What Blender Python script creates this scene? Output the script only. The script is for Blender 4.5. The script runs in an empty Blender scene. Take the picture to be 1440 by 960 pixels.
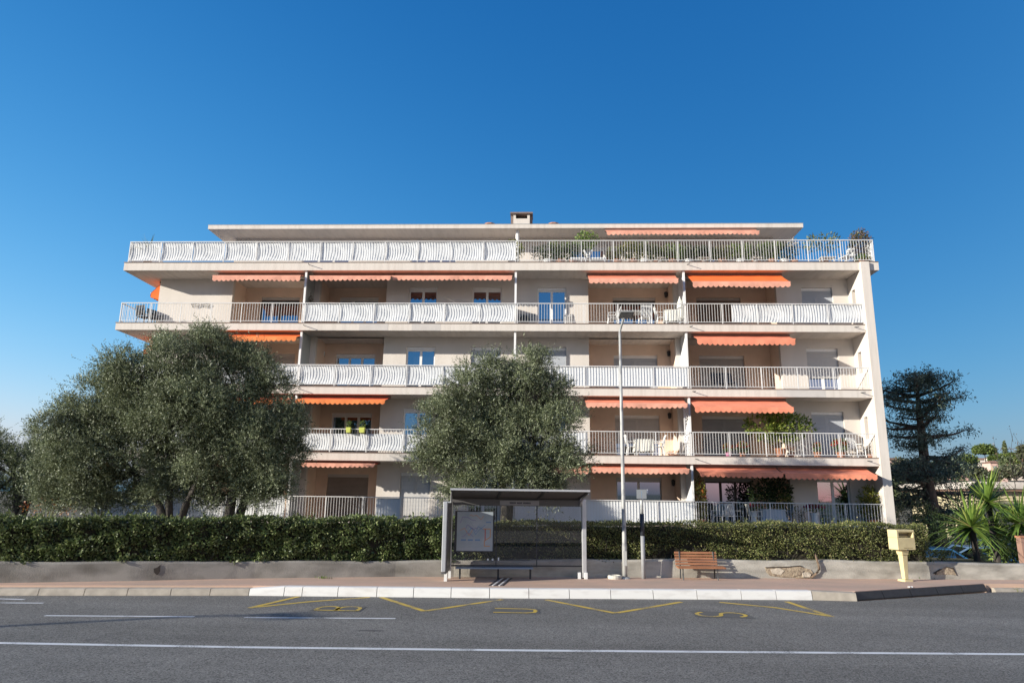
import bpy, math, random
import numpy as np
from mathutils import Vector, Matrix

random.seed(7)
RNG = np.random.default_rng(11)
S = bpy.context.scene
COL = S.collection

# ------------------------------------------------------------------ camera
F_PX, TH, RO, YA, CAM_H = 977.04, .2198, .013, -.0419, 2.4
_c, _s = math.cos(YA), math.sin(YA)
_R = Vector((_c, -_s, 0)); _Fh = Vector((_s, _c, 0)); _Z = Vector((0, 0, 1))
FWD = math.cos(TH) * _Fh + math.sin(TH) * _Z
_U = -math.sin(TH) * _Fh + math.cos(TH) * _Z
CX = math.cos(RO) * _R + math.sin(RO) * _U
CY = math.cos(RO) * _U - math.sin(RO) * _R
CAM = Vector((0, 0, CAM_H))
cam = bpy.data.cameras.new('camera')
cam.lens = F_PX / 1440 * 36; cam.sensor_width = 36; cam.sensor_fit = 'HORIZONTAL'
cam.clip_end = 6000; cam.clip_start = .05
camo = bpy.data.objects.new('camera', cam); COL.objects.link(camo)
camo.matrix_world = Matrix(((CX.x, CY.x, -FWD.x, 0), (CX.y, CY.y, -FWD.y, 0), (CX.z, CY.z, -FWD.z, CAM_H), (0, 0, 0, 1)))
S.camera = camo

def ray(px, py): return CX * ((px - 720) / F_PX) + CY * ((480 - py) / F_PX) + FWD
def at_y(px, py, Y):
    d = ray(px, py); return CAM + d * (Y / d.y)
def at_z(px, py, Z):
    d = ray(px, py); return CAM + d * ((Z - CAM_H) / d.z)

# ------------------------------------------------------------------ sky, sun, exposure
SUN_EL, SUN_TRAVEL = math.radians(15), math.radians(27)     # light travels towards +X, a little towards +Y
SKY_GRADE = ((.46, 2.0), (.95, 1.06), (1.70, .70))
W = bpy.data.worlds.new('World'); S.world = W; W.use_nodes = True
nt = W.node_tree; nt.nodes.clear()
wo = nt.nodes.new('ShaderNodeOutputWorld'); bg = nt.nodes.new('ShaderNodeBackground')
sk = nt.nodes.new('ShaderNodeTexSky'); sk.sky_type = 'NISHITA'; sk.sun_disc = False
sk.sun_elevation = SUN_EL
sk.sun_rotation = -math.atan2(-math.cos(SUN_TRAVEL), -math.sin(SUN_TRAVEL))
sk.air_density = 1.0; sk.dust_density = 1.5; sk.ozone_density = 4.0; sk.altitude = 50
sp = nt.nodes.new('ShaderNodeSeparateColor'); cb = nt.nodes.new('ShaderNodeCombineColor'); nt.links.new(sk.outputs[0], sp.inputs[0])
for i, (gain, pw) in enumerate(SKY_GRADE):          # one global colour response for the whole sky
    p_ = nt.nodes.new('ShaderNodeMath'); p_.operation = 'POWER'; p_.inputs[1].default_value = pw
    m_ = nt.nodes.new('ShaderNodeMath'); m_.operation = 'MULTIPLY'; m_.inputs[1].default_value = gain
    c_ = nt.nodes.new('ShaderNodeMath'); c_.operation = 'MINIMUM'; c_.inputs[1].default_value = (4.4, 8, 8)[i]
    nt.links.new(sp.outputs[i], c_.inputs[0]); nt.links.new(c_.outputs[0], p_.inputs[0]); nt.links.new(p_.outputs[0], m_.inputs[0]); nt.links.new(m_.outputs[0], cb.inputs[i])
nt.links.new(cb.outputs[0], bg.inputs[0])
bg.inputs[1].default_value = 0.1
nt.links.new(bg.outputs[0], wo.inputs[0])
sun = bpy.data.lights.new('sun', 'SUN'); sun.energy = 5.0; sun.angle = math.radians(.53); sun.color = (1, .945, .82)
suno = bpy.data.objects.new('sun', sun); COL.objects.link(suno)
_t = Vector((math.cos(SUN_EL) * math.cos(SUN_TRAVEL), math.cos(SUN_EL) * math.sin(SUN_TRAVEL), -math.sin(SUN_EL)))
suno.rotation_euler = _t.to_track_quat('-Z', 'Y').to_euler(); suno.location = (-60, -30, 40)
S.view_settings.view_transform = 'Standard'; S.view_settings.look = 'None'
S.view_settings.gamma = 1; S.view_settings.use_curve_mapping = False
S.view_settings.exposure = 0.72

# ------------------------------------------------------------------ materials
MATS = {}
def mat(name, col, rough=.8, var=0., scale=4., bump=0., bscale=60., col2=None, metal=0., spec=.4, detail=6, stretch=(1, 1, 1), thr=(.35, .65)):
    """principled paint / stone with two-tone noise and fine relief, object space"""
    if name in MATS: return MATS[name]
    m = bpy.data.materials.new(name); m.use_nodes = True; n = m.node_tree; L = n.links
    b = n.nodes['Principled BSDF']; b.inputs['Roughness'].default_value = rough; b.inputs['Metallic'].default_value = metal
    b.inputs['Specular IOR Level'].default_value = spec
    c1 = (*col, 1)
    tc = n.nodes.new('ShaderNodeTexCoord'); mp = n.nodes.new('ShaderNodeMapping'); mp.inputs['Scale'].default_value = stretch
    L.new(tc.outputs['Object'], mp.inputs[0])
    if var or col2:
        c2 = (*col2, 1) if col2 else tuple(max(0, x * (1 - var)) for x in col) + (1,)
        nz = n.nodes.new('ShaderNodeTexNoise'); nz.inputs['Scale'].default_value = scale; nz.inputs['Detail'].default_value = detail
        rp = n.nodes.new('ShaderNodeValToRGB'); rp.color_ramp.elements[0].position = thr[0]; rp.color_ramp.elements[1].position = thr[1]
        rp.color_ramp.elements[0].color = c1; rp.color_ramp.elements[1].color = c2
        L.new(mp.outputs[0], nz.inputs['Vector']); L.new(nz.outputs[0], rp.inputs[0]); L.new(rp.outputs[0], b.inputs['Base Color'])
    else: b.inputs['Base Color'].default_value = c1
    if bump:
        n2 = n.nodes.new('ShaderNodeTexNoise'); n2.inputs['Scale'].default_value = bscale; n2.inputs['Detail'].default_value = 4
        bp = n.nodes.new('ShaderNodeBump'); bp.inputs['Strength'].default_value = bump; bp.inputs['Distance'].default_value = .02
        L.new(tc.outputs['Object'], n2.inputs['Vector']); L.new(n2.outputs[0], bp.inputs['Height']); L.new(bp.outputs[0], b.inputs['Normal'])
    MATS[name] = m; return m

def leaf_mat(name, stops, trans=.3, rough=.5, spec=.4, clump=1.3):
    if name in MATS: return MATS[name]
    m = bpy.data.materials.new(name); m.use_nodes = True; n = m.node_tree; L = n.links
    b = n.nodes['Principled BSDF']; out = n.nodes['Material Output']
    b.inputs['Roughness'].default_value = rough; b.inputs['Specular IOR Level'].default_value = spec
    g = n.nodes.new('ShaderNodeNewGeometry'); r = n.nodes.new('ShaderNodeValToRGB'); e = r.color_ramp.elements
    while len(e) < len(stops): e.new(.5)
    for i, (p, c) in enumerate(stops): e[i].position = p; e[i].color = (*c, 1)
    L.new(g.outputs['Random Per Island'], r.inputs[0])
    tc = n.nodes.new('ShaderNodeTexCoord'); nz = n.nodes.new('ShaderNodeTexNoise'); nz.inputs['Scale'].default_value = clump; nz.inputs['Detail'].default_value = 3
    mr = n.nodes.new('ShaderNodeMapRange'); mr.inputs[1].default_value = .3; mr.inputs[2].default_value = .7; mr.inputs[3].default_value = .62; mr.inputs[4].default_value = 1.35
    vs = n.nodes.new('ShaderNodeVectorMath'); vs.operation = 'SCALE'
    L.new(tc.outputs['Object'], nz.inputs['Vector']); L.new(nz.outputs[0], mr.inputs[0]); L.new(r.outputs[0], vs.inputs[0]); L.new(mr.outputs[0], vs.inputs['Scale'])
    L.new(vs.outputs[0], b.inputs['Base Color'])
    t = n.nodes.new('ShaderNodeBsdfTranslucent'); L.new(vs.outputs[0], t.inputs[0])
    mx = n.nodes.new('ShaderNodeMixShader'); mx.inputs[0].default_value = trans
    L.new(b.outputs[0], mx.inputs[1]); L.new(t.outputs[0], mx.inputs[2]); L.new(mx.outputs[0], out.inputs[0])
    MATS[name] = m; return m

def glass_mat(name, refl=.4, tint=(.8, .9, 1), base=(.012, .014, .018), clear=0.):
    """window pane: mirror share + dark room behind (or see-through share)"""
    if name in MATS: return MATS[name]
    m = bpy.data.materials.new(name); m.use_nodes = True; n = m.node_tree; L = n.links
    n.nodes.remove(n.nodes['Principled BSDF']); out = n.nodes['Material Output']
    gl = n.nodes.new('ShaderNodeBsdfGlossy'); gl.inputs['Roughness'].default_value = .02; gl.inputs['Color'].default_value = (*tint, 1)
    if clear: df = n.nodes.new('ShaderNodeBsdfTransparent'); df.inputs[0].default_value = (clear, clear, clear * 1.02, 1)
    else: df = n.nodes.new('ShaderNodeBsdfDiffuse'); df.inputs[0].default_value = (*base, 1)
    mx = n.nodes.new('ShaderNodeMixShader'); mx.inputs[0].default_value = refl
    L.new(df.outputs[0], mx.inputs[1]); L.new(gl.outputs[0], mx.inputs[2]); L.new(mx.outputs[0], out.inputs[0])
    MATS[name] = m; return m

def worn_paint(name, col, under, amount):
    """road paint worn through to the asphalt in flecks"""
    m = bpy.data.materials.new(name); m.use_nodes = True; n = m.node_tree; L = n.links
    b = n.nodes['Principled BSDF']; b.inputs['Roughness'].default_value = .7
    tc = n.nodes.new('ShaderNodeTexCoord')
    a = n.nodes.new('ShaderNodeTexNoise'); a.inputs['Scale'].default_value = 38; a.inputs['Detail'].default_value = 8
    c = n.nodes.new('ShaderNodeTexNoise'); c.inputs['Scale'].default_value = 1.7; c.inputs['Detail'].default_value = 3
    ad = n.nodes.new('ShaderNodeMath'); ad.operation = 'ADD'
    r = n.nodes.new('ShaderNodeValToRGB'); r.color_ramp.elements[0].position = amount; r.color_ramp.elements[1].position = amount + .12
    r.color_ramp.elements[0].color = (*under, 1); r.color_ramp.elements[1].color = (*col, 1)
    hf = n.nodes.new('ShaderNodeMath'); hf.operation = 'MULTIPLY'; hf.inputs[1].default_value = .5
    L.new(tc.outputs['Object'], a.inputs['Vector']); L.new(tc.outputs['Object'], c.inputs['Vector'])
    L.new(a.outputs[0], ad.inputs[0]); L.new(c.outputs[0], ad.inputs[1]); L.new(ad.outputs[0], hf.inputs[0]); L.new(hf.outputs[0], r.inputs[0])
    L.new(r.outputs[0], b.inputs['Base Color']); MATS[name] = m; return m

M_FACADE = mat('facade_paint', (.64, .585, .54), .85, scale=1.1, col2=(.58, .525, .48), bump=.15, bscale=90, stretch=(1, 1, .35))
M_LOGGIA = mat('peach_render', (.74, .57, .455), .85, var=.10, scale=1.5, bump=.15, bscale=90)
M_SLAB = mat('slab_paint', (.62, .56, .51), .85, col2=(.50, .445, .40), scale=1.3, bump=.12, bscale=80, stretch=(5., .7, .5), thr=(.45, .85))
M_PATCH = mat('slab_repair_paint', (.53, .49, .465), .85, var=.08, scale=3)
M_TRIM = mat('zinc_trim', (.22, .16, .14), .6, var=.2, scale=5)
M_WHITE = mat('white_lacquer', (.78, .76, .75), .45, var=.06, scale=9)
M_RAIL = mat('railing_paint', (.68, .665, .66), .5, var=.08, scale=3)
M_PANEL = mat('privacy_panel', (.70, .71, .73), .55, var=.05, scale=1.5)
M_SHUT = mat('pale_shutter', (.52, .50, .49), .55, var=.06, scale=2)
M_SHUTB = mat('blue_grey_shutter', (.44, .46, .50), .5, var=.05, scale=2)
M_SHUTD = mat('brown_shutter', (.24, .18, .15), .6, var=.12, scale=3)
M_DARKFR = mat('bronze_frame', (.10, .08, .07), .5)
M_GLASS = glass_mat('window_glass', .42, (.62, .8, 1.))
M_DIV = mat('shaded_frosted_screen', (.34, .37, .37), .35, var=.06, scale=3)
M_GREY = mat('galvanised_grey', (.42, .43, .43), .5, var=.2, scale=9, metal=.2)
M_DARK = mat('dark_metal', (.035, .037, .042), .5, var=.2, scale=8)
M_ALU = mat('brushed_aluminium', (.50, .50, .51), .4, metal=.35, var=.08, scale=6)
M_SALMON = mat('salmon_awning_cloth', (.78, .27, .165), .9, var=.14, scale=2.2, bump=.1, bscale=200)
M_ORANGE = mat('orange_awning_cloth', (.85, .17, .035), .9, var=.15, scale=2.2, bump=.1, bscale=200)
M_RED = mat('red_awning_cloth', (.68, .125, .06), .9, var=.16, scale=2.2, bump=.1, bscale=200)
M_VSAL = mat('faded_valance_cloth', (.76, .36, .26), .9, var=.18, scale=3.)
M_VORG = mat('orange_valance_cloth', (.82, .24, .075), .9, var=.15, scale=3.)
M_TERRA = mat('terracotta', (.42, .19, .11), .85, var=.2, scale=7)
M_PLAST = mat('white_plastic', (.75, .75, .74), .4, var=.03, scale=5)
M_BARK = mat('olive_bark', (.065, .055, .047), .95, var=.5, scale=14, bump=.8, bscale=30, stretch=(1, 1, .3))
M_CBARK = mat('cedar_bark', (.12, .085, .07), .95, var=.5, scale=10, bump=.8, bscale=25, stretch=(1, 1, .3))
M_SOIL = mat('soil', (.10, .075, .05), .95, var=.4, scale=6, bump=.5)
L_OLIVE = leaf_mat('olive_leaf', [(0, (.062, .076, .036)), (.4, (.13, .152, .078)), (.75, (.21, .238, .13)), (1, (.40, .43, .30))], .22, .45, .35)
L_OLIVE2 = leaf_mat('dark_evergreen_leaf', [(0, (.05, .068, .028)), (.6, (.11, .135, .06)), (1, (.22, .25, .13))], .2, .5)
L_CEDAR = leaf_mat('cedar_needle', [(0, (.04, .062, .042)), (.6, (.085, .12, .085)), (1, (.19, .225, .16))], .2, .5)
L_HEDGE = leaf_mat('hedge_leaf_dark', [(0, (.04, .058, .02)), (.45, (.09, .125, .04)), (.8, (.17, .21, .075)), (1, (.28, .30, .15))], .22, .45, .35)
L_HEDGE2 = leaf_mat('hedge_leaf_light', [(0, (.05, .066, .022)), (.45, (.12, .14, .045)), (.85, (.22, .23, .08)), (1, (.33, .28, .14))], .25, .5, .3, 1.0)
L_GREEN = leaf_mat('fresh_leaf', [(0, (.06, .11, .025)), (.6, (.15, .23, .05)), (1, (.30, .36, .09))], .35)
L_LIME = leaf_mat('lime_leaf', [(0, (.07, .11, .02)), (.5, (.20, .27, .05)), (1, (.42, .46, .11))], .4)
L_YEL = leaf_mat('yellow_green_leaf', [(0, (.10, .13, .025)), (.6, (.22, .23, .05)), (1, (.36, .32, .08))], .35)
L_DKGRN = leaf_mat('ficus_leaf', [(0, (.016, .03, .012)), (.7, (.035, .06, .02)), (1, (.07, .10, .035))], .2)
L_RED = leaf_mat('red_petal', [(0, (.38, .02, .015)), (.7, (.55, .04, .025)), (1, (.7, .12, .06))], .3)
L_WHITEF = leaf_mat('pale_petal', [(0, (.6, .5, .45)), (1, (.78, .72, .66))], .3)
L_PURP = leaf_mat('magenta_petal', [(0, (.32, .02, .08)), (1, (.5, .06, .16))], .3)
L_AUT = leaf_mat('autumn_leaf', [(0, (.25, .05, .02)), (.5, (.40, .13, .03)), (1, (.45, .25, .04))], .3)
L_YUC = leaf_mat('yucca_blade', [(0, (.09, .16, .035)), (.6, (.20, .30, .06)), (.9, (.36, .42, .10)), (1, (.45, .36, .16))], .3, .35)
L_BROWN = leaf_mat('brown_twig_leaf', [(0, (.06, .035, .02)), (1, (.17, .10, .06))], .15)

# ------------------------------------------------------------------ mesh helpers
ORG = {}
class MB:
    def __init__(s): s.v = []; s.f = []
    def poly(s, pts):
        b = len(s.v); s.v += [tuple(p) for p in pts]; s.f.append(tuple(range(b, b + len(pts)))); return s
    def hexa(s, p):
        b = len(s.v); s.v += [tuple(q) for q in p]
        s.f += [tuple(b + i for i in q) for q in ((0, 3, 2, 1), (4, 5, 6, 7), (0, 1, 5, 4), (1, 2, 6, 5), (2, 3, 7, 6), (3, 0, 4, 7))]; return s
    def box(s, x0, x1, y0, y1, z0, z1):
        return s.hexa([(x0, y0, z0), (x1, y0, z0), (x1, y1, z0), (x0, y1, z0), (x0, y0, z1), (x1, y0, z1), (x1, y1, z1), (x0, y1, z1)])
    def bar(s, p, q, w, h, up=(0, 0, 1)):
        p, q, up = Vector(p), Vector(q), Vector(up); d = (q - p).normalized()
        if abs(d.dot(up)) > .99: up = Vector((0, 1, 0))
        a = d.cross(up).normalized() * (w / 2); b = a.cross(d).normalized() * (h / 2)
        return s.hexa([p - a - b, p + a - b, q + a - b, q - a - b, p - a + b, p + a + b, q + a + b, q - a + b])
    def tube(s, pts, rad, n=8, cap=True):
        pts = [Vector(p) for p in pts]; rad = rad if hasattr(rad, '__len__') else [rad] * len(pts)
        base = len(s.v); ref = Vector((.31, .17, .93))
        for i, p in enumerate(pts):
            d = (pts[min(i + 1, len(pts) - 1)] - pts[max(i - 1, 0)]).normalized()
            r = ref if abs(d.dot(ref)) < .95 else Vector((1, 0, 0))
            a = d.cross(r).normalized(); b = d.cross(a)
            for k in range(n):
                t = 2 * math.pi * k / n; s.v.append(tuple(p + (a * math.cos(t) + b * math.sin(t)) * rad[i]))
        for i in range(len(pts) - 1):
            for k in range(n):
                k2 = (k + 1) % n; A = base + i * n; B = A + n
                s.f.append((A + k, A + k2, B + k2, B + k))
        if cap:
            s.f.append(tuple(base + k for k in range(n))[::-1]); e = base + (len(pts) - 1) * n
            s.f.append(tuple(e + k for k in range(n)))
        return s
    def lathe(s, cx, cy, prof, n=12):
        base = len(s.v)
        for r, z in prof:
            for k in range(n):
                t = 2 * math.pi * k / n; s.v.append((cx + r * math.cos(t), cy + r * math.sin(t), z))
        for i in range(len(prof) - 1):
            for k in range(n):
                k2 = (k + 1) % n; A = base + i * n; B = A + n; s.f.append((A + k, A + k2, B + k2, B + k))
        s.f.append(tuple(base + k for k in range(n))[::-1]); e = base + (len(prof) - 1) * n
        s.f.append(tuple(e + k for k in range(n))); return s
    def prism(s, poly, z0, z1):
        n = len(poly); b = len(s.v); s.v += [(x, y, z0) for x, y in poly] + [(x, y, z1) for x, y in poly]
        s.f.append(tuple(b + i for i in range(n))[::-1]); s.f.append(tuple(b + n + i for i in range(n)))
        for i in range(n): j = (i + 1) % n; s.f.append((b + i, b + j, b + n + j, b + n + i))
        return s
    def grid(s, fn, nu, nv):
        b = len(s.v)
        for j in range(nv + 1):
            for i in range(nu + 1): s.v.append(tuple(fn(i / nu, j / nv)))
        for j in range(nv):
            for i in range(nu):
                A = b + j * (nu + 1) + i; s.f.append((A, A + 1, A + nu + 2, A + nu + 1))
        return s
    def build(s, name, m, parent=None, org=None, smooth=False, bevel=0):
        o_ = Vector(org) if org is not None else (ORG[parent] if parent else Vector((0, 0, 0)))
        me = bpy.data.meshes.new(name)
        me.from_pydata([(x - o_.x, y - o_.y, z - o_.z) for x, y, z in s.v], [], s.f); me.validate(); me.update()
        return link(name, me, m, parent, o_, smooth, bevel)

def link(name, me, m, parent, o_, smooth=False, bevel=0):
    me.materials.append(m)
    if smooth: me.polygons.foreach_set('use_smooth', [True] * len(me.polygons))
    o = bpy.data.objects.new(name, me); COL.objects.link(o)
    if parent: o.parent = parent
    else: o.location = o_
    ORG[o] = o_
    if bevel:
        b = o.modifiers.new('bevel', 'BEVEL'); b.width = bevel; b.segments = 2; b.limit_method = 'ANGLE'
    return o

def tag(o, label=None, cat=None, group=None, kind=None):
    if label: o['label'] = label
    if cat: o['category'] = cat
    if group: o['group'] = group
    if kind: o['kind'] = kind
    return o
def thing(name, loc, label, cat, group=None):
    o = bpy.data.objects.new(name, None); COL.objects.link(o); o.location = loc; o.empty_display_size = .2
    ORG[o] = Vector(loc); return tag(o, label, cat, group)
def struct(name, loc=(0, 0, 0)):
    o = bpy.data.objects.new(name, None); COL.objects.link(o); o.location = loc; ORG[o] = Vector(loc); o['kind'] = 'structure'; return o

def unit(n):
    v = RNG.normal(size=(n, 3)); return v / np.linalg.norm(v, axis=1, keepdims=True)
def nrm(v): return v / np.maximum(1e-9, np.linalg.norm(v, axis=1, keepdims=True))
def leaf_obj(name, P, D, L, Wd, m, parent=None, org=None, fold=0.):
    n = len(P); D = nrm(D); Sd = nrm(np.cross(D, unit(n))); N = np.cross(Sd, D)
    L = np.broadcast_to(np.asarray(L, float), (n,))[:, None]; Wd = np.broadcast_to(np.asarray(Wd, float), (n,))[:, None]
    o_ = Vector(org) if org is not None else ORG[parent]
    P = P - np.array(o_)
    V = np.empty((n, 4, 3)); mid = P + D * L * .45 + N * L * fold
    V[:, 0] = P; V[:, 1] = mid + Sd * Wd * .5; V[:, 2] = P + D * L; V[:, 3] = mid - Sd * Wd * .5
    me = bpy.data.meshes.new(name); me.vertices.add(4 * n); me.vertices.foreach_set('co', V.reshape(-1))
    me.loops.add(4 * n); me.loops.foreach_set('vertex_index', np.arange(4 * n))
    me.polygons.add(n); me.polygons.foreach_set('loop_start', np.arange(0, 4 * n, 4)); me.polygons.foreach_set('loop_total', np.full(n, 4))
    me.update(); me.validate()
    return link(name, me, m, parent, o_)

def lump(P, sc, seed):
    """cheap smooth pseudo-noise, -1..1"""
    r = np.random.default_rng(seed); out = np.zeros(len(P))
    for i in range(5):
        k = r.normal(size=3) * sc * (1 + .5 * i); out += np.sin(P @ k + r.uniform(0, 6.28)) / (1 + .4 * i)
    return out / 3.

def shoots_leaves(P0, D0, ln, per, leafL, leafW):
    n = len(P0); t = (np.arange(per) + .6) / per
    t = np.tile(t, n); P = np.repeat(P0, per, 0); D = np.repeat(D0, per, 0); l = np.repeat(ln, per)
    P = P + D * (l * t)[:, None]; P[:, 2] -= .18 * l * t * t
    rad = nrm(np.cross(D, unit(len(P)))); LD = nrm(D * .75 + rad * .8)
    sz = RNG.uniform(.7, 1.2, len(P))
    return P, LD, leafL * sz, leafW * sz

def crown(lobes, dens, per, leafL, leafW, shoot=(.22, .5), hole=-.45, seed=3, up=.45, sub=9):
    Ps, Ds = [], []
    for c, r in lobes:
        c = np.array(c); r = np.array(r); subs = [(c, r * .72)]
        for u in unit(sub):
            if u[2] < -.55: u[2] *= -.5
            subs.append((c + u * r * RNG.uniform(.55, .92), r * RNG.uniform(.22, .42)))
        for cc, rr in subs:
            a = (rr[0] * rr[1] * rr[2]) ** (2 / 3); n = max(8, int(dens * a)); u = unit(n)
            p = cc + u * rr * (.3 + .7 * RNG.random(n) ** .6 + np.abs(RNG.normal(0, .1, n)))[:, None]
            keep = (lump(p, 1.5, seed) + .6 * lump(p, 4.2, seed + 1)) > hole
            p, u = p[keep], u[keep]
            d = nrm(u * .75 + np.array([0, 0, up]) + .7 * unit(len(u))); Ps.append(p); Ds.append(d)
    P0 = np.concatenate(Ps); D0 = np.concatenate(Ds)
    ln = RNG.uniform(*shoot, len(P0)); lg = RNG.random(len(P0)) < .12; ln = np.where(lg, ln * 1.9, ln)
    D0 = np.where(lg[:, None], nrm(D0 + np.array([0, 0, .7])), D0)
    return shoots_leaves(P0, D0, ln, per, leafL, leafW)

def bend(p, q, k=4, w=.12):
    p, q = Vector(p), Vector(q); L = (q - p).length; out = []
    off = Vector((random.uniform(-1, 1), random.uniform(-1, 1), random.uniform(-.3, .6))) * L * w
    for i in range(k + 1):
        t = i / k; out.append(p.lerp(q, t) + off * math.sin(math.pi * t) + Vector((random.uniform(-1, 1), random.uniform(-1, 1), 0)) * L * .02 * (0 < i < k))
    return out

def px_lobes(spec, Y, depth=1.0):
    out = []
    for px, py, r in spec:
        R = r * Y / F_PX * 1.02; c = at_y(px, py, Y + RNG.uniform(-.5, .5))
        out.append((c, (R, R * depth, R * .95)))
    return out

# ================================================================== SETTING
M_ASPH = mat('asphalt', (.136, .128, .115), .85, col2=(.172, .162, .147), scale=.35, bump=.35, bscale=95, detail=10, stretch=(.35, 1, 1))
def asphalt_grain(m):
    n = m.node_tree; L = n.links; b = n.nodes['Principled BSDF']; src = b.inputs['Base Color'].links[0].from_socket
    tc = n.nodes.new('ShaderNodeTexCoord'); v = n.nodes.new('ShaderNodeTexVoronoi'); v.inputs['Scale'].default_value = 55
    L.new(tc.outputs['Object'], v.inputs['Vector'])
    mx = n.nodes.new('ShaderNodeMixRGB'); mx.blend_type = 'OVERLAY'; mx.inputs[0].default_value = .8
    bw = n.nodes.new('ShaderNodeRGBToBW'); L.new(v.outputs['Color'], bw.inputs[0])
    L.new(src, mx.inputs[1]); L.new(bw.outputs[0], mx.inputs[2]); L.new(mx.outputs[0], b.inputs['Base Color'])
asphalt_grain(M_ASPH)
def wheel_tracks(m):
    n = m.node_tree; L = n.links; b = n.nodes['Principled BSDF']; src = b.inputs['Base Color'].links[0].from_socket
    tc = n.nodes.new('ShaderNodeTexCoord'); mp = n.nodes.new('ShaderNodeMapping'); mp.inputs['Scale'].default_value = (.03, .9, 1); mp.inputs['Rotation'].default_value = (0, 0, -.05)
    z = n.nodes.new('ShaderNodeTexNoise'); z.inputs['Scale'].default_value = 1.1; z.inputs['Detail'].default_value = 3
    z2 = n.nodes.new('ShaderNodeTexNoise'); z2.inputs['Scale'].default_value = .8; z2.inputs['Detail'].default_value = 7; z2.inputs['Roughness'].default_value = .7
    L.new(tc.outputs['Object'], mp.inputs[0]); L.new(mp.outputs[0], z.inputs['Vector']); L.new(tc.outputs['Object'], z2.inputs['Vector'])
    ad = n.nodes.new('ShaderNodeMath'); ad.operation = 'ADD'; L.new(z.outputs[0], ad.inputs[0]); L.new(z2.outputs[0], ad.inputs[1])
    r = n.nodes.new('ShaderNodeMapRange'); r.inputs[1].default_value = .75; r.inputs[2].default_value = 1.25; r.inputs[3].default_value = .84; r.inputs[4].default_value = 1.12
    L.new(ad.outputs[0], r.inputs[0]); mx = n.nodes.new('ShaderNodeVectorMath'); mx.operation = 'SCALE'; L.new(src, mx.inputs[0]); L.new(r.outputs[0], mx.inputs['Scale']); L.new(mx.outputs[0], b.inputs['Base Color'])
wheel_tracks(M_ASPH)
M_PAVE = mat('red_asphalt_pavement', (.54, .355, .265), .9, col2=(.45, .32, .245), scale=1.6, bump=.3, bscale=110, stretch=(.5, 1, 1))
M_KERBW = mat('white_kerb_concrete', (.66, .64, .61), .8, col2=(.52, .49, .46), scale=5, thr=(.5, .8), bump=.2, bscale=60, stretch=(.4, 1, 1.5))
M_KERBB = mat('worn_kerb_concrete', (.40, .35, .29), .9, var=.25, scale=4, bump=.3, bscale=60)
M_WALL = mat('old_concrete_wall', (.44, .41, .36), .92, col2=(.19, .175, .15), scale=2.6, bump=.55, bscale=44, thr=(.36, .74), stretch=(.5, 1, 1.4), detail=12)
M_GROUND = mat('dry_ground', (.16, .13, .08), .95, var=.4, scale=.2, bump=.3, bscale=4)
M_GRASS = mat('garden_soil_grass', (.09, .085, .04), .95, var=.5, scale=1.5, bump=.5, bscale=20)

Z_PAVE = .20
KERB = [(-40, 14.2), (-16, 16.25), (-12.6, 16.65), (-7.03, 17.41), (-.66, 17.80), (6.64, 18.48), (7.83, 18.42)]
KERB2 = [(12.56, 20.78), (13.5, 20.92), (20, 21.5), (60, 24.5)]
WALLP = [(-40, 9.6), (-16, 16.5), (-13.04, 17.30), (-10.37, 18.12), (-7.7, 19.10), (-3.92, 20.1), (-.77, 20.52), (4.94, 21.22), (11.27, 21.85), (14.3, 22.14), (20, 22.7), (60, 26)]
WALLP[0] = (-40, 15.2)
def interp(poly, x):
    for (a, b), (c, d) in zip(poly, poly[1:]):
        if a <= x <= c: return b + (d - b) * (x - a) / (c - a)
    return poly[0][1] if x < poly[0][0] else poly[-1][1]
wy = lambda x: interp(WALLP, x)

g = MB().box(-3000, 3000, -3000, 3000, -2.6, -.9); tag(g.build('ground', M_GROUND), kind='structure')
# road as one slab
g = MB().prism([(-120, 4.5), (120, 4.5), (120, 30.0), (60, 24.6)] + KERB2[2::-1] + KERB[::-1] + [(-120, 8)], -.6, 0)
ROAD = tag(g.build('road', M_ASPH), kind='structure')
g = MB().box(-120, 120, -8, 4.5, -.6, .15); tag(g.build('near_pavement', M_KERBB), kind='structure')
# far pavement between kerb and wall
kin = [(x, y + .28) for x, y in KERB]
k2in = [(x, y + .14) for x, y in KERB2]
xs = [60, 20, 14.3, 11.27, 4.94, -.77, -3.92, -7.7, -10.37, -13.04, -16, -40]
g = MB().prism(kin + [(7.9, 18.68)] + [(12.44, 21.0)] + k2in[1:] + [(x, wy(x) + .1) for x in xs], -.6, Z_PAVE)
PAVE = tag(g.build('pavement', M_PAVE), kind='structure')
# kerb: stones one by one
KERBO = struct('kerb', (0, 17.5, 0))
def kerb_stone(x0, y0, x1, y1, m, h0=Z_PAVE + .012, h1=None, depth=.285, gap=.008, batter=.05, name='kerb_stone'):
    h1 = h1 or h0; d = Vector((x1 - x0, y1 - y0, 0)); L = d.length; d /= L; nn = Vector((-d.y, d.x, 0))
    a = Vector((x0, y0, 0)) + d * gap; b = Vector((x1, y1, 0)) - d * gap; up = lambda h: Vector((0, 0, h)); c = .02
    g = MB()
    prof = lambda h: [(0, -.3), (0, .02), (batter * .8, h - c), (batter + .02, h), (depth, h), (depth, -.3)]
    A = [a + nn * u + up(z) for u, z in prof(h0)]; B = [b + nn * u + up(z) for u, z in prof(h1)]
    n = len(A); g.v = [tuple(p) for p in A + B]
    g.f = [tuple(range(n)), tuple(range(n, 2 * n))[::-1]] + [(i, i + n, (i + 1) % n + n, (i + 1) % n) for i in range(n)]
    return g.build(name, m, KERBO)
wj = [346.5, 397.5, 423.75, 475, 525.75, 579, 633, 688, 743.75, 800.75, 858.75, 918, 978.75, 1040, 1088, 1136.7]
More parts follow.
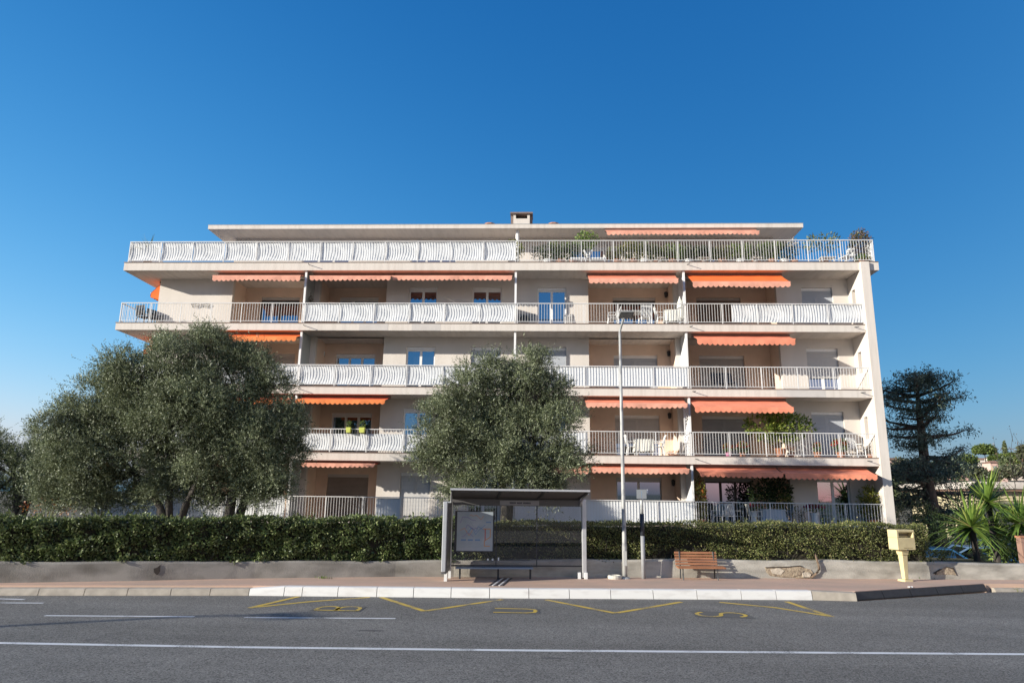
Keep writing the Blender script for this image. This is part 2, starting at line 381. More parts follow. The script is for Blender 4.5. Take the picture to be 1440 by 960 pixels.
wx = [at_z(p, 838 if p < 500 else 841, 0).x for p in wj]
for i, (a, b) in enumerate(zip(wx, wx[1:])):
    kerb_stone(a, interp(KERB, a), b, interp(KERB, b), M_KERBW, .155 if i == 0 else Z_PAVE + .012, Z_PAVE + .012)
x = wx[0]
while x > -24:
    L = random.uniform(.95, 1.05) if x < -8 else .9; kerb_stone(x - L, interp(KERB, x - L), x, interp(KERB, x), M_KERBB, Z_PAVE - .045); x -= L
kerb_stone(wx[-1], interp(KERB, wx[-1]), 7.83, 18.42, M_KERBB, Z_PAVE + .012, Z_PAVE - .01)
x = 12.62
while x < 22: kerb_stone(x, interp(KERB2, x), x + 1, interp(KERB2, x + 1), M_KERBB, .1, depth=.15); x += 1
# black rubber ramps over the dropped kerb
M_RUB = mat('black_rubber', (.028, .030, .034), .6, var=.3, scale=6, bump=.3, bscale=70)
p0, p1 = Vector((7.86, 18.40, 0)), Vector((12.5, 20.78, 0))
RAMP = thing('rubber_kerb_ramp', (7.86, 18.4, 0), 'black rubber ramp of end-to-end pieces laid along the dropped kerb', 'kerb ramp')
for i in range(5):
    a, b = p0.lerp(p1, i / 5 + .002), p0.lerp(p1, (i + 1) / 5 - .002); d = (b - a).normalized(); nn = Vector((-d.y, d.x, 0))
    A = [a + nn * .1 + _Z * .004, a + nn * .1 + _Z * .03, a + nn * .17 + _Z * .19, a + nn * .2 + _Z * .19, a + nn * .2 + _Z * .004]; B = [q + (b - a) for q in A]
    g = MB(); g.v = [tuple(q) for q in A + B]; g.f = [(0, 1, 2, 3, 4), (9, 8, 7, 6, 5)] + [(k, k + 5, (k + 1) % 5 + 5, (k + 1) % 5) for k in range(5)]
    g.build('ramp_piece', M_RUB, RAMP)
# ---- painted markings (children of the road)
M_WPAINT = worn_paint('white_road_paint', (.62, .62, .62), (.13, .125, .12), .36)
M_YPAINT = worn_paint('yellow_road_paint', (.58, .39, .055), (.15, .14, .12), .385)
M_BLKP = mat('black_masking_paint', (.112, .108, .10), .85, var=.12, scale=5, bump=.3, bscale=90)
def strip(name, pts, w, m, z=.004):
    g = MB(); P = [Vector((p[0], p[1], z)) for p in pts]; n = len(P)
    Lf, Rt = [], []
    for i in range(n):
        d = (P[min(i + 1, n - 1)] - P[max(i - 1, 0)]).normalized(); nn = Vector((-d.y, d.x, 0)) * w / 2
        Lf.append(P[i] + nn); Rt.append(P[i] - nn)
    for i in range(n - 1): g.poly([Rt[i], Rt[i + 1], Lf[i + 1], Lf[i]])
    return g.build(name, m, ROAD)
gz = lambda px, py: at_z(px, py, 0)
strip('lane_line', [(-60, 9.0), (-20, 11.15)] + [gz(p, q)[:2] for p, q in ((0, 903.7), (330, 909.5), (720, 914), (1050, 916.5), (1440, 919.5))] + [(30, 13.9)], .14, M_WPAINT)
for a, b in (((63, 865.2), (273, 866.8)), ((343, 867.8), (556, 869.3)), ((-120, 846.5), (61, 847.6))): strip('bay_dash', [gz(*a)[:2], gz(*b)[:2]], .11, M_WPAINT)
strip('bay_dash', [gz(-100, 839)[:2], gz(34, 842.5)[:2]], .14, M_WPAINT)
ZZ = [[(420, 838.5), (351, 854.6)], [(357, 853.6), (436, 845.5), (520, 839.5)], [(536, 839.5), (597, 859)], [(600, 858.4), (706, 842.6)],
      [(768, 843), (865, 861.8)], [(868, 861.2), (958, 846)], [(1012, 846.5), (1090, 854), (1166, 866)], [(1106, 845.5), (1170, 866.8)]]
for i, l in enumerate(ZZ): strip('zigzag_line', [gz(*p)[:2] for p in l], .135, M_YPAINT, .004 if i % 2 else .0055)
# BUS, one letter after the other, read by a driver heading left (letter up = -X, letter right = +Y)
def letter(cx, cy, strokes, hgt=.9, wid=.6, t=.085, name='road_letter'):
    g = MB(); z = .0085
    pt = lambda u, v: Vector((cx + (0.5 - v) * hgt, cy + (u - .5) * wid, z))
    for st in strokes:
        P = [pt(*q) for q in st]; n = len(P); cl = (P[0] - P[-1]).length < 1e-6
        Lf, Rt = [], []
        for i in range(n):
            a = P[i - 1] if i else (P[-2] if cl else P[0]); b = P[i + 1] if i < n - 1 else (P[1] if cl else P[-1])
            d = (b - a).normalized(); nn = Vector((-d.y, d.x, 0)) * t / 2; Lf.append(P[i] + nn); Rt.append(P[i] - nn)
        for i in range(n - 1): g.poly([Rt[i], Rt[i + 1], Lf[i + 1], Lf[i]])
    MB().poly([pt(-.1, -.1) - _Z * .0035, pt(1.08, -.07) - _Z * .0035, pt(1.12, 1.06) - _Z * .0035, pt(-.06, 1.1) - _Z * .0035]).build('masking_patch', M_BLKP, ROAD)
    return g.build(name, M_YPAINT, ROAD)
def arc(cx, cy, rx, ry, a0, a1, n=9): return [(cx + rx * math.cos(math.radians(a0 + (a1 - a0) * i / n)), cy + ry * math.sin(math.radians(a0 + (a1 - a0) * i / n))) for i in range(n + 1)]
cB, cU, cS = gz(476.5, 855.5), gz(724, 858.5), gz(1014, 864)
letter(cB.x, cB.y, [[(.08, 0), (.08, 1)], [(.08, 1)] + arc(.55, .76, .38, .24, 90, -90) + [(.08, .52)], [(.08, .5)] + arc(.58, .25, .4, .25, 90, -90) + [(.08, 0)]])
letter(cU.x, cU.y, [[(.06, 1), (.06, .22), (.2, .03), (.5, 0), (.8, .03), (.94, .22), (.94, 1)]])
letter(cS.x, cS.y, [arc(.5, .75, .42, .25, 20, 270, 12) + arc(.5, .25, .42, .25, 90, -160, 12)], hgt=1.02, wid=.66)
# patched oil / tar blots on the asphalt
for px, py, r in ((520, 886, .16), (573, 864, .1), (776, 925, .13), (128, 899, .08), (955, 891, .06)):
    c = gz(px, py); g = MB(); g.poly([(c.x + r * 1.8 * math.cos(t) * random.uniform(.7, 1.1), c.y + .5 * r * math.sin(t) * random.uniform(.7, 1.1), .003) for t in np.linspace(0, 6.28, 14)[:-1]])
    g.build('tar_patch', mat('tar_blot', (.098, .092, .09), .8, var=.15, scale=6, bump=.35, bscale=95), ROAD)
# ribbed guide strips set in the pavement in front of the shelter
for i in range(5):
    a = at_z(688 + i * 4.6, 823.2, Z_PAVE); b = at_z(703 + i * 4.2, 812.5, Z_PAVE)
    d = (b - a).normalized(); n_ = Vector((-d.y, d.x, 0)) * .018
    MB().hexa([a - n_ - _Z * .02, a + n_ - _Z * .02, b + n_ - _Z * .02, b - n_ - _Z * .02, a - n_ + _Z * .009, a + n_ + _Z * .009, b + n_ + _Z * .009, b - n_ + _Z * .009]).build('guide_strip', M_PLAST if i % 2 else M_DARK, PAVE)

# ---- garden behind the wall, parking below it
g = MB().prism([(x, wy(x) + .2) for x in xs[::-1] if x <= 11.3] + [(14.7, 22.4), (14.7, 27), (15.2, 44), (-40, 44)], -.95, .55)
tag(g.build('garden_ground', M_GRASS), kind='structure')
g = MB().prism([(14.7, 22.45), (60, 26.3), (60, 60), (15.2, 60)], -1.0, -.62); tag(g.build('parking', M_ASPH), kind='structure')

# ---- low roadside wall
def wall_top(x): return .66 + .04 * math.sin(x * .31) + .012 * math.sin(x * 1.7) + (.03 if x > 8 else 0)
g = MB(); XS = np.arange(-40, 45.01, .4); R = []
for x in XS:
    y = wy(x); zt = wall_top(x); j = .006 * math.sin(x * 3.1)
    R.append([(x, y + j, Z_PAVE - .1), (x, y + .01 - j, zt - .05), (x, y + .035, zt), (x, y + .29, zt + .005), (x, y + .3, zt - .05), (x, y + .32, -.6)])
def wall_mesh(rows):
    g = MB()
    for r in rows: g.v += r
    for i in range(len(rows) - 1):
        for k in range(5): A = i * 6 + k; g.f.append((A, A + 6, A + 7, A + 1))
    return g
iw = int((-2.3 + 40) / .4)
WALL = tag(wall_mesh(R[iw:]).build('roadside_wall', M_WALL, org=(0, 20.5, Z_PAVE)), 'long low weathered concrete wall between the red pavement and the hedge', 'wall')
wall_mesh(R[:iw + 1]).build('darker_left_section', mat('grimy_dimmed_render', (.27, .25, .225), .95, col2=(.12, .108, .092), scale=2.2, bump=.45, bscale=40, thr=(.4, .75), stretch=(.5, 1, 1.2), detail=12), WALL)  # real grime plus the weak grazing sun here, both put into the colour
# broken plaster with rubble showing
M_RUBBLE = mat('exposed_rubble', (.42, .34, .24), .95, col2=(.20, .15, .11), scale=14, bump=.8, bscale=25)
M_RUB2 = mat('pale_rubble', (.58, .50, .40), .95, var=.3, scale=9, bump=.7, bscale=30)
M_HOLE = mat('dark_crevice', (.045, .036, .03), .95)
def wall_pt(px, py, off=.0):
    d = ray(px, py); t = 18.
    for _ in range(20):
        P = CAM + d * t; t += (wy(P.x) + off - P.y) / d.y
    return CAM + d * t
def blot(pts, m, off, name):
    P = [wall_pt(px, py, -off) for px, py in pts]; Q = [p + Vector((0, .1 + off, 0)) for p in P]; n = len(P); g = MB()
    g.v = [tuple(p) for p in P + Q]; g.f = [tuple(range(n))] + [(i, i + n, (i + 1) % n + n, (i + 1) % n) for i in range(n)]
    return g.build(name, m, WALL)
blot([(1076, 797), (1092, 796), (1108, 796), (1125, 795), (1131, 798), (1140, 800), (1144, 806), (1140, 811), (1120, 812), (1100, 811.5), (1083, 809), (1078, 804)], M_RUBBLE, .012, 'broken_plaster')
blot([(1128, 805), (1136, 804), (1141, 807), (1139, 811), (1129, 811)], M_RUB2, .04, 'rubble_stone')
blot([(1083, 800), (1096, 798), (1103, 802), (1098, 808), (1086, 806)], M_RUB2, .022, 'rubble_stone')
blot([(1112, 806), (1124, 799), (1130, 802), (1125, 808), (1116, 810)], M_RUBBLE, .03, 'rubble_stone')
blot([(1076, 797), (1106, 796.3), (1126, 794.6), (1131, 797.8), (1124, 796), (1106, 797.6), (1078, 798.4)], M_HOLE, .02, 'plaster_crack')
blot([(1313, 806), (1323, 800), (1331, 796), (1340, 798), (1345, 808), (1331, 807), (1318, 808)], M_RUBBLE, .012, 'broken_plaster')
blot([(1313, 805), (1322, 799.6), (1326, 800), (1318, 803.6), (1316, 807.5)], M_HOLE, .018, 'plaster_crack')
blot([(1330, 796.8), (1341, 797.4), (1346, 809), (1340, 800)], M_HOLE, .02, 'plaster_crack')
blot([(216, 799), (221, 797.5), (225, 794), (224.5, 803), (221, 808), (217, 805)], M_HOLE, .012, 'plaster_hole')

# ================================================================== APARTMENT BUILDING
YF, YW, YL, YB = 29.237, 30.55, 31.95, 41.0
ZF = [1.318 + 2.8 * k for k in range(5)]
TH_S = [.313, .313, .313, .313, .361]
XL, XFIN, XFR = -18.85, 13.80, 14.16
XW0 = -17.82
BLD = thing('apartment_building', (-2, 35, .55), 'five storey pale pink apartment block with white balcony railings and salmon awnings', 'building')
def P_(name, g, m, parent=BLD, **k): return g.build(name, m, parent, **k)
DIVX = (-10.5, -1.1, 6.26)
LOGG = [(-14.33, -10.62), (-10.22, -7.1), (2.17, 6.02), (6.52, 10.62)]
WWIN = [(-6.06, -4.75), (-3.13, -1.78), (-.14, 1.16), (11.74, 13.11)]
LWIN = [(-13.57, -11.65), (-9.70, -7.80), (3.42, 5.44), (7.36, 9.43)]
WTOP, LTOP = 2.06, 2.0

def wall_open(y, x0, x1, z0, z1, ops, depth):
    """wall face at y with rectangular openings and their reveals"""
    g = MB(); X = sorted({x0, x1, *[o[0] for o in ops], *[o[1] for o in ops]}); Z = sorted({z0, z1, *[o[2] for o in ops], *[o[3] for o in ops]})
    ins = lambda x, z: any(o[0] < x < o[1] and o[2] < z < o[3] for o in ops)
    for a, b in zip(X, X[1:]):
        for c, d in zip(Z, Z[1:]):
            if not ins((a + b) / 2, (c + d) / 2): g.poly([(a, y, c), (b, y, c), (b, y, d), (a, y, d)])
    for a, b, c, d in ops:
        y2 = y + depth
        g.poly([(a, y, c), (a, y, d), (a, y2, d), (a, y2, c)]); g.poly([(b, y, c), (b, y2, c), (b, y2, d), (b, y, d)])
        g.poly([(a, y, d), (b, y, d), (b, y2, d), (a, y2, d)]); g.poly([(a, y, c), (a, y2, c), (b, y2, c), (b, y, c)])
    return g

def shutter(x0, x1, z0, z1, y, m, parent):
    g = MB(); n = max(3, int((z1 - z0) / .055)); h = (z1 - z0) / n
    for i in range(n):
        a = z0 + i * h; b = a + h - .006
        g.hexa([(x0, y, a), (x1, y, a), (x1, y + .02, a), (x0, y + .02, a), (x0, y + .008, b), (x1, y + .008, b), (x1, y + .02, b), (x0, y + .02, b)])
    return tag(g.build('shutter', m, parent))
def window(x0, x1, z0, z1, y, n=2, fm=None, shut=0., sm=None, box=.14, curtain=None):
    """recessed door-window: frame > pane(s), shutter box, rolled or lowered shutter"""
    fm = fm or M_WHITE; y += .13; g = MB(); t = .06
    zt = z1 - box
    g.box(x0, x0 + t, y, y + .07, z0, zt); g.box(x1 - t, x1, y, y + .07, z0, zt)
    g.box(x0 + t, x1 - t, y, y + .07, z0, z0 + .09); g.box(x0 + t, x1 - t, y, y + .07, zt - t, zt)
    wdt = (x1 - x0 - 2 * t) / n
    for i in range(1, n): g.box(x0 + t + i * wdt - .055, x0 + t + i * wdt + .055, y + .004, y + .066, z0 + .09, zt - t)
    w = P_('window', g, fm)
    MB().box(x0, x1, y - .03, y + .1, zt + .003, z1 - .002).build('shutter_box', fm if fm != M_DARKFR else M_SHUT, w)
    for i in range(n):
        a = x0 + t + i * wdt + (.055 if i else 0); b = x0 + t + (i + 1) * wdt - (.055 if i < n - 1 else 0)
        tl = random.uniform(-.004, .004); tv = random.uniform(-.006, .006)
        MB().hexa([(a, y + .03 + tl, z0 + .09), (b, y + .03 - tl, z0 + .09), (b, y + .05, z0 + .09), (a, y + .05, z0 + .09),
                   (a, y + .03 + tl + tv, zt - t), (b, y + .03 - tl + tv, zt - t), (b, y + .052, zt - t), (a, y + .052, zt - t)]).build('pane', M_GLASS, w)
        if curtain: 
            c = MB(); c.grid(lambda u, v: (a + u * (b - a), y + .056 + .004 * math.sin(u * 20), z0 + .1 + v * (zt - z0 - .2)), 10, 1); c.build('curtain', curtain, w)
    if shut: shutter(x0 + .012, x1 - .012, zt - (zt - z0) * shut, zt, y - .045, sm or M_SHUT, w)
    return w

BASEZ = .45
wspec = {  # floor: (window states) n, frame, shutter share, shutter material
 3: dict(L=[(2, M_DARKFR, 0, None), (3, M_WHITE, 0, None), (2, M_DARKFR, 0, None), (2, M_DARKFR, .86, M_SHUTD)], W=[(2, M_WHITE, 0, None), (2, M_WHITE, 0, None), (2, M_WHITE, 0, None), (2, M_WHITE, 1, M_SHUTB)]),
 2: dict(L=[(2, M_DARKFR, .9, M_SHUT), (3, M_WHITE, 0, None), (2, M_WHITE, 1, M_SHUTB), (2, M_WHITE, .78, M_SHUT)], W=[(2, M_WHITE, 0, None), (2, M_WHITE, .62, M_SHUTB), (2, M_WHITE, 1, M_SHUTB), (2, M_WHITE, .62, M_SHUT)]),
 1: dict(L=[(2, M_WHITE, 0, None), (3, M_WHITE, 0, None), (2, M_WHITE, .62, M_SHUT), (2, M_WHITE, 1, M_SHUTB)], W=[(2, M_WHITE, 0, None), (2, M_WHITE, 0, None), (2, M_WHITE, 0, None), (2, M_WHITE, 1, M_SHUTB)]),
 0: dict(L=[(2, M_DARKFR, 0, None), (2, M_DARKFR, 1, M_SHUTD), (2, M_SHUT, 0, None), (3, M_DARKFR, 0, None)], W=[(2, M_WHITE, 1, M_SHUT), (2, M_WHITE, 0, None), (2, M_WHITE, .5, M_SHUT), (2, M_WHITE, 0, None)]),
}
M_SHUTBR = mat('grey_brown_shutter', (.30, .26, .235), .6, var=.1, scale=3)
wspec[0]['L'][1] = (2, M_DARKFR, 1, M_SHUTBR)
M_CURT = mat('net_curtain', (.55, .53, .5), .9)
for k in range(4):
    z0, z1 = ZF[k], ZF[k + 1] - TH_S[k + 1]
    ops = [(a, b, z0, z1) for a, b in LOGG] + [(a, b, z0 + .02, z0 + WTOP) for a, b in WWIN]
    P_('wall', wall_open(YW, XW0, XFIN, z0, z1, ops, .22), M_FACADE)
    for i, (a, b) in enumerate(LOGG):
        la, lb = LWIN[i]
        g = wall_open(YL, a, b, z0, z1, [(la, lb, z0 + .02, z0 + LTOP)], .2)
        g.poly([(a, YW + .21, z0), (a, YW + .21, z1), (a, YL, z1), (a, YL, z0)]); g.poly([(b, YW + .21, z0), (b, YL, z0), (b, YL, z1), (b, YW + .21, z1)])
        P_('loggia_wall', g, M_LOGGIA)
        n, fm, sh, sm = wspec[k]['L'][i]; window(la, lb, z0 + .02, z0 + LTOP, YL, n, fm, sh, sm)
    for i, (a, b) in enumerate(WWIN):
        n, fm, sh, sm = wspec[k]['W'][i]; window(a, b, z0 + .02, z0 + WTOP, YW, n, fm, sh, sm)
# slabs
for k in range(5):
    x1 = 14.62 if k == 4 else XFIN
    g = MB().box(XL, x1, YF, YB, ZF[k] - TH_S[k], ZF[k])
    if k == 0: g = MB().box(XL - .05, XFIN, YF, YB, ZF[0] - .3, ZF[0])
    sl = P_('balcony_slab', g, M_SLAB)
    MB().box(XL - .02, x1, YF - .025, YF + .1, ZF[k] + .002, ZF[k] + .03).build('edge_trim', M_TRIM, sl)
    for x in DIVX[:1] + DIVX[2:] + ((13.2,) if k < 4 else ()):
        MB().tube([(x + .12, YF + .1, ZF[k] - .09), (x + .2, YF - .28, ZF[k] - .14)], .016, 6).build('drain_spout', M_DARK, sl)
def patch(k, pa, pb, y):
    a, b = at_y(pa, y, YF).x, at_y(pb, y, YF).x
    P_('fascia_patch', MB().box(a, b, YF - .004, YF + .05, ZF[k] - TH_S[k] + .004, ZF[k] - .004), M_PATCH)
patch(3, 505, 545.5, 461); patch(3, 579, 619, 461); patch(2, 1092, 1161, 555)
# flank walls, back, plinth
P_('plinth', MB().box(XW0 - .6, XFIN - .01, YF + .3, YB - .1, BASEZ - 1.2, ZF[0] - .3), M_FACADE)
P_('flank_wall', MB().box(XW0 + .004, XW0 + .25, YW + .004, YB - .05, ZF[0], ZF[4] - .36), M_FACADE)
P_('flank_wall', MB().box(XFIN + .03, XFR - .02, YW + .7, YB - .05, -.9, ZF[4] - .36), M_FACADE)
P_('back_wall', MB().box(XW0, XFR - .02, YB - .3, YB - .004, -.5, ZF[4] - .36), M_FACADE)
# right end fin with a slot at each floor
g = MB(); YA0, YA1 = YF - .13, YW + .70; ya, yb = 29.88, 30.2
g.box(XFIN, XFR, YA0, ya, -.9, ZF[4] + .02 - .03); g.box(XFIN, XFR, yb, YA1, -.9, ZF[4] - .37)
zc = -.9
for k in range(4):
    g.box(XFIN + .001, XFR - .001, ya, yb, zc, ZF[k] + .85); zc = ZF[k] + 1.78
g.box(XFIN + .001, XFR - .001, ya, yb, zc, ZF[4] - .37)
P_('end_fin', g, M_SLAB)
# partitions between flats: front post + frosted screen + pier
for k in range(4):
    z0, z1 = ZF[k] + .032, ZF[k + 1] - TH_S[k + 1]
    for i, x in enumerate(DIVX):
        p = P_('partition', MB().box(x - .02, x + .02, YF + .22, YW - .002, z0, z1 - .002) if i != 1 else MB().box(x - .02, x + .02, YF + .5, YW - .002, z0, z0 + 1.0), M_DIV if i != 2 else M_PANEL)  # light put into the colour: shaded screens darker, the sunlit one pale
        MB().box(x - .045, x + .045, YF + .1, YF + .19, z0, z1).build('partition_post', M_WHITE, p)
        if i == 2: MB().box(x - .03, x + .03, YF + .75, YF + .8, z0 + .003, z1 - .003).build('partition_rail', M_WHITE, p)

# ---- railings
M_CANVAS = mat('white_canvas', (.66, .67, .69), .8, var=.05, scale=2, bump=.15, bscale=120)
def railing(p, q, z, h=.93, sheets=(), step=1.44, pitch=.118, lift=.03, post0=True, sheet_top=.97):
    """handrail mesh > posts, balusters, privacy sheets; sheets = [(from m, to m, kind)] measured along the run"""
    p, q = Vector((*p, z + lift)), Vector((*q, z + lift)); L = (q - p).length; d = (q - p) / L; nn = Vector((-d.y, d.x, 0))
    g = MB(); g.bar(p + _Z * h, q + _Z * h, .055, .032); g.bar(p + _Z * .085, q + _Z * .085, .03, .022)
    r = P_('railing', g, M_RAIL)
    b = MB(); n = int(L / pitch)
    for i in range(1, n):
        c = p + d * (L * i / n); b.hexa([c + d * sx * .0065 + nn * sy * .0065 + _Z * zz for zz in (.096, h - .0175) for sx, sy in ((-1, -1), (1, -1), (1, 1), (-1, 1))])
    tag(b.build('balusters', M_RAIL, r), kind='stuff')
    m = max(1, round(L / step))
    for i in range(0 if post0 else 1, m + 1):
        c = p + d * (L * i / m); cx = min(max(i / m, .018 / L), 1 - .018 / L); c = p + d * (L * cx)
        MB().hexa([c + d * sx * .017 + nn * sy * .012 + _Z * zz for zz in (-.0, h - .018) for sx, sy in ((-1, -1), (1, -1), (1, 1), (-1, 1))]).build('post', M_RAIL, r)
    for a, bb, kind in sheets:
        k0, k1 = math.ceil(a / (L / m) - .25), math.floor(bb / (L / m) + .25); cuts = sorted({a, bb, *[L * i / m for i in range(k0, k1 + 1) if a + .2 < L * i / m < bb - .2]})
        for s0, s1 in zip(cuts, cuts[1:]):
            amp = random.uniform(.02, .05) if kind == 1 else .004; ph = random.uniform(0, 6.28); top = sheet_top if kind != 3 else .80
            if kind == 3: amp = random.uniform(.03, .06)
            def fn(u, v):
                bul = amp * math.sin(math.pi * v) * (.55 + .45 * math.sin(math.pi * u)) + (.012 * math.sin(u * 9 + ph + v * 3) if amp > .01 else 0)
                return p + d * (s0 + .015 + u * (s1 - s0 - .03)) + nn * (.035 + bul) + _Z * (.1 + v * (h * top - .1))
            MB().grid(fn, 8, 6).build('privacy_sheet', M_CANVAS if kind != 2 else M_PANEL, r, smooth=True)
    return r
YR = YF + .05
def fr(k, x0, x1, px=(), y=0, **kw):
    """front railing of floor k; px = [(pixel from, pixel to, kind)] of privacy sheets"""
    sh = []
    for a, b, t in px:
        xa, xb = max(x0, at_y(a, y, YR).x), min(x1, at_y(b, y, YR).x); sh.append((xa - x0, xb - x0, t))
    return railing((x0, YR), (x1, YR), ZF[k], sheets=sh, **kw)
fr(4, XL + .12, DIVX[1], [(170, 760, 1)], 355, h=.98); fr(4, DIVX[1] + .07, 14.5, h=1.0)
railing((XL + .12, YB - 3), (XL + .12, YR + .04), ZF[4], h=.98, sheets=[(0, YB - 3 - YR - .04, 1)]); railing((14.5, YR + .04), (14.5, YB - 3), ZF[4], h=1.0, sheets=[(0, .9, 2)])
fr(3, XL + .1, DIVX[0], h=.9); fr(3, DIVX[0] + .07, DIVX[1], [(420, 760, 1)], 440, h=.9); fr(3, DIVX[1] + .07, DIVX[2], h=.9); fr(3, DIVX[2] + .07, XFIN, [(1029, 1300, 1)], 440, h=.9)
fr(2, XL + .1, DIVX[0], [(150, 420, 1)], 530); fr(2, DIVX[0] + .07, DIVX[1], [(410, 760, 1)], 530); fr(2, DIVX[1] + .07, DIVX[2], [(715, 985, 2)], 530); fr(2, DIVX[2] + .07, XFIN)
fr(1, XL + .1, DIVX[0], [(120, 420, 1)], 620, h=.97); fr(1, DIVX[0] + .07, DIVX[1], [(410, 760, 3)], 620, h=.97); fr(1, DIVX[1] + .07, DIVX[2], [(700, 827, 2)], 620, h=.97); fr(1, DIVX[2] + .07, XFIN, h=.97)
fr(0, XL + .05, DIVX[0], [(100, 400, 1)], 715, h=.97); fr(0, DIVX[0] + .07, DIVX[1], [(528, 563, 2)], 715, h=.97); fr(0, DIVX[1] + .07, DIVX[2], [(700, 985, 2)], 715, h=.97); fr(0, DIVX[2] + .07, XFIN, h=.95)
for k in range(4): railing((XL + .1, YB - 3), (XL + .1, YR + .04), ZF[k], h=.9 if k == 3 else .95)

# ---- awnings: cloth > valance, front bar, housing, arms
def awning(x0, x1, ym, zm, yb, zb, drop, m, mv, scal=.21, parent=BLD):
    sag = .02
    g = MB(); g.grid(lambda u, v: (x0 + u * (x1 - x0), ym + (yb - ym) * v, zm + (zb - zm) * v - sag * math.sin(math.pi * v) + .006 * math.sin(u * 26)), 16, 5)
    g.grid(lambda u, v: (x0 + u * (x1 - x0), ym + (yb - ym) * v, zm - .008 + (zb - zm) * v - sag * math.sin(math.pi * v) + .006 * math.sin(u * 26)), 16, 5)
    a = P_('awning', g, m, parent, smooth=True)
    v = MB(); n = max(6, int(round((x1 - x0) / scal))); sub = 6; ph = random.uniform(0, 6)
    N = n * sub; base = len(v.v)
    for i in range(N + 1):
        x = x0 + (x1 - x0) * i / N; t = (i % sub) / sub; w = .008 * math.sin(x * 7 + ph) + .01 * math.sin(x * 2.3 + ph * 2)
        zbm = zb - drop + .07 * (1 - abs(math.sin(math.pi * t))) + .012 * math.sin(x * 1.9 + ph)
        v.v += [(x, yb - .022, zb - .01), (x, yb - .025 + w, (zb + zbm) / 2), (x, yb - .022 + 1.6 * w, zbm)]
    for i in range(N):
        A = i * 3
        for k in range(2): v.f.append((A + k, A + 3 + k, A + 4 + k, A + k + 1))
    v.build('valance', mv, a, smooth=True)
    MB().bar((x0 - .02, yb, zb), (x1 + .02, yb, zb), .035, .04).build('front_bar', mv, a)
    MB().box(x0 - .05, x1 + .05, ym - .03, ym + .1, zm - .05, zm + .07).build('cloth_roller', M_TRIM, a)
    for x in (x0 + .25, x1 - .25): MB().tube([(x, ym + .02, zm - .05), (x + .1, (ym + yb) / 2 + .05, (zm + zb) / 2 - .07), (x, yb + .02, zb - .01)], .014, 6).build('arm', M_WHITE, a)
    return a
def faw(k, l, r, ybar, yval, ext, m, mv):
    ym = YF + .42; zm = ZF[k + 1] - TH_S[k + 1] - .09; yb = ym - ext; cx = (l + r) / 2
    A, B = at_y(l, ybar, yb), at_y(r, ybar, yb); zb = at_y(cx, ybar, yb).z; drop = zb - at_y(cx, yval, yb).z
    return awning(A.x, B.x, ym, zm, yb, min(zb, zm - .03), drop, m, mv)
SAL = (M_SALMON, M_VSAL); ORA = (M_ORANGE, M_VORG); REDD = (M_RED, M_VORG)
for a in ((3, 299.5, 422.5, 387.6, 395.2, .62, *SAL), (3, 436, 549.5, 388.2, 394.8, .6, *SAL), (3, 551.5, 720, 388.0, 394.6, .48, *SAL), (3, 828, 953.5, 392, 398.8, .7, *SAL), (3, 974, 1111, 396.2, 404.3, 1.05, M_ORANGE, M_VSAL),
          (2, 300, 417, 473.5, 480, .75, *ORA), (2, 980, 1118, 476.2, 485.6, .75, M_SALMON, M_SALMON), (1, 300, 404, 562, 569, .8, *REDD), (1, 416, 541.5, 561.8, 568.4, .8, M_RED, M_VORG), (1, 824, 966.5, 567, 573.8, .75, *SAL), (1, 977, 1115.5, 572.2, 580.6, .95, M_SALMON, M_SALMON),
          (0, 424, 527, 651.5, 657.2, .7, M_RED, M_VSAL), (0, 768, 828, 658.6, 666, .75, *SAL), (0, 832, 969, 658.6, 666.2, .75, *SAL), (0, 984, 1101, 664.5, 671.6, .9, M_SALMON, M_SALMON), (0, 1104, 1233, 667, 674.6, .9, M_SALMON, M_SALMON)): faw(*a)
# two awnings on the left flank
for k in (3, 2):    # both orange
    zc = ZF[k + 1] - TH_S[k + 1]; y0, y1 = 30.7, 33.6; xm, xb = XW0 - .03, XW0 - .5; zm, zb = zc - .14, zc - .62
    g = MB(); g.grid(lambda u, v: (xm + (xb - xm) * v, y0 + u * (y1 - y0), zm + (zb - zm) * v), 8, 3); a = P_('awning', g, M_ORANGE)
    v = MB(); v.grid(lambda u, t: (xb - .003 + .01 * math.sin(u * 30), y0 + u * (y1 - y0), zb - t * (.18 + .04 * abs(math.sin(u * 38)))), 48, 1); v.build('valance', M_VORG, a)
    MB().bar((xb, y0, zb), (xb, y1, zb), .03, .03).build('front_bar', M_WHITE, a); MB().box(xm - .1, xm + .05, y0, y1, zm - .02, zm + .08).build('cloth_roller', M_DARK, a)
    s = MB(); s.poly([(xm, y0 + .01, zm), (xb, y0 + .01, zb), (xb, y0 + .01, zb - .2), (xm - .02, y0 + .01, zb - .34)]); s.build('side_cloth', M_ORANGE, a)

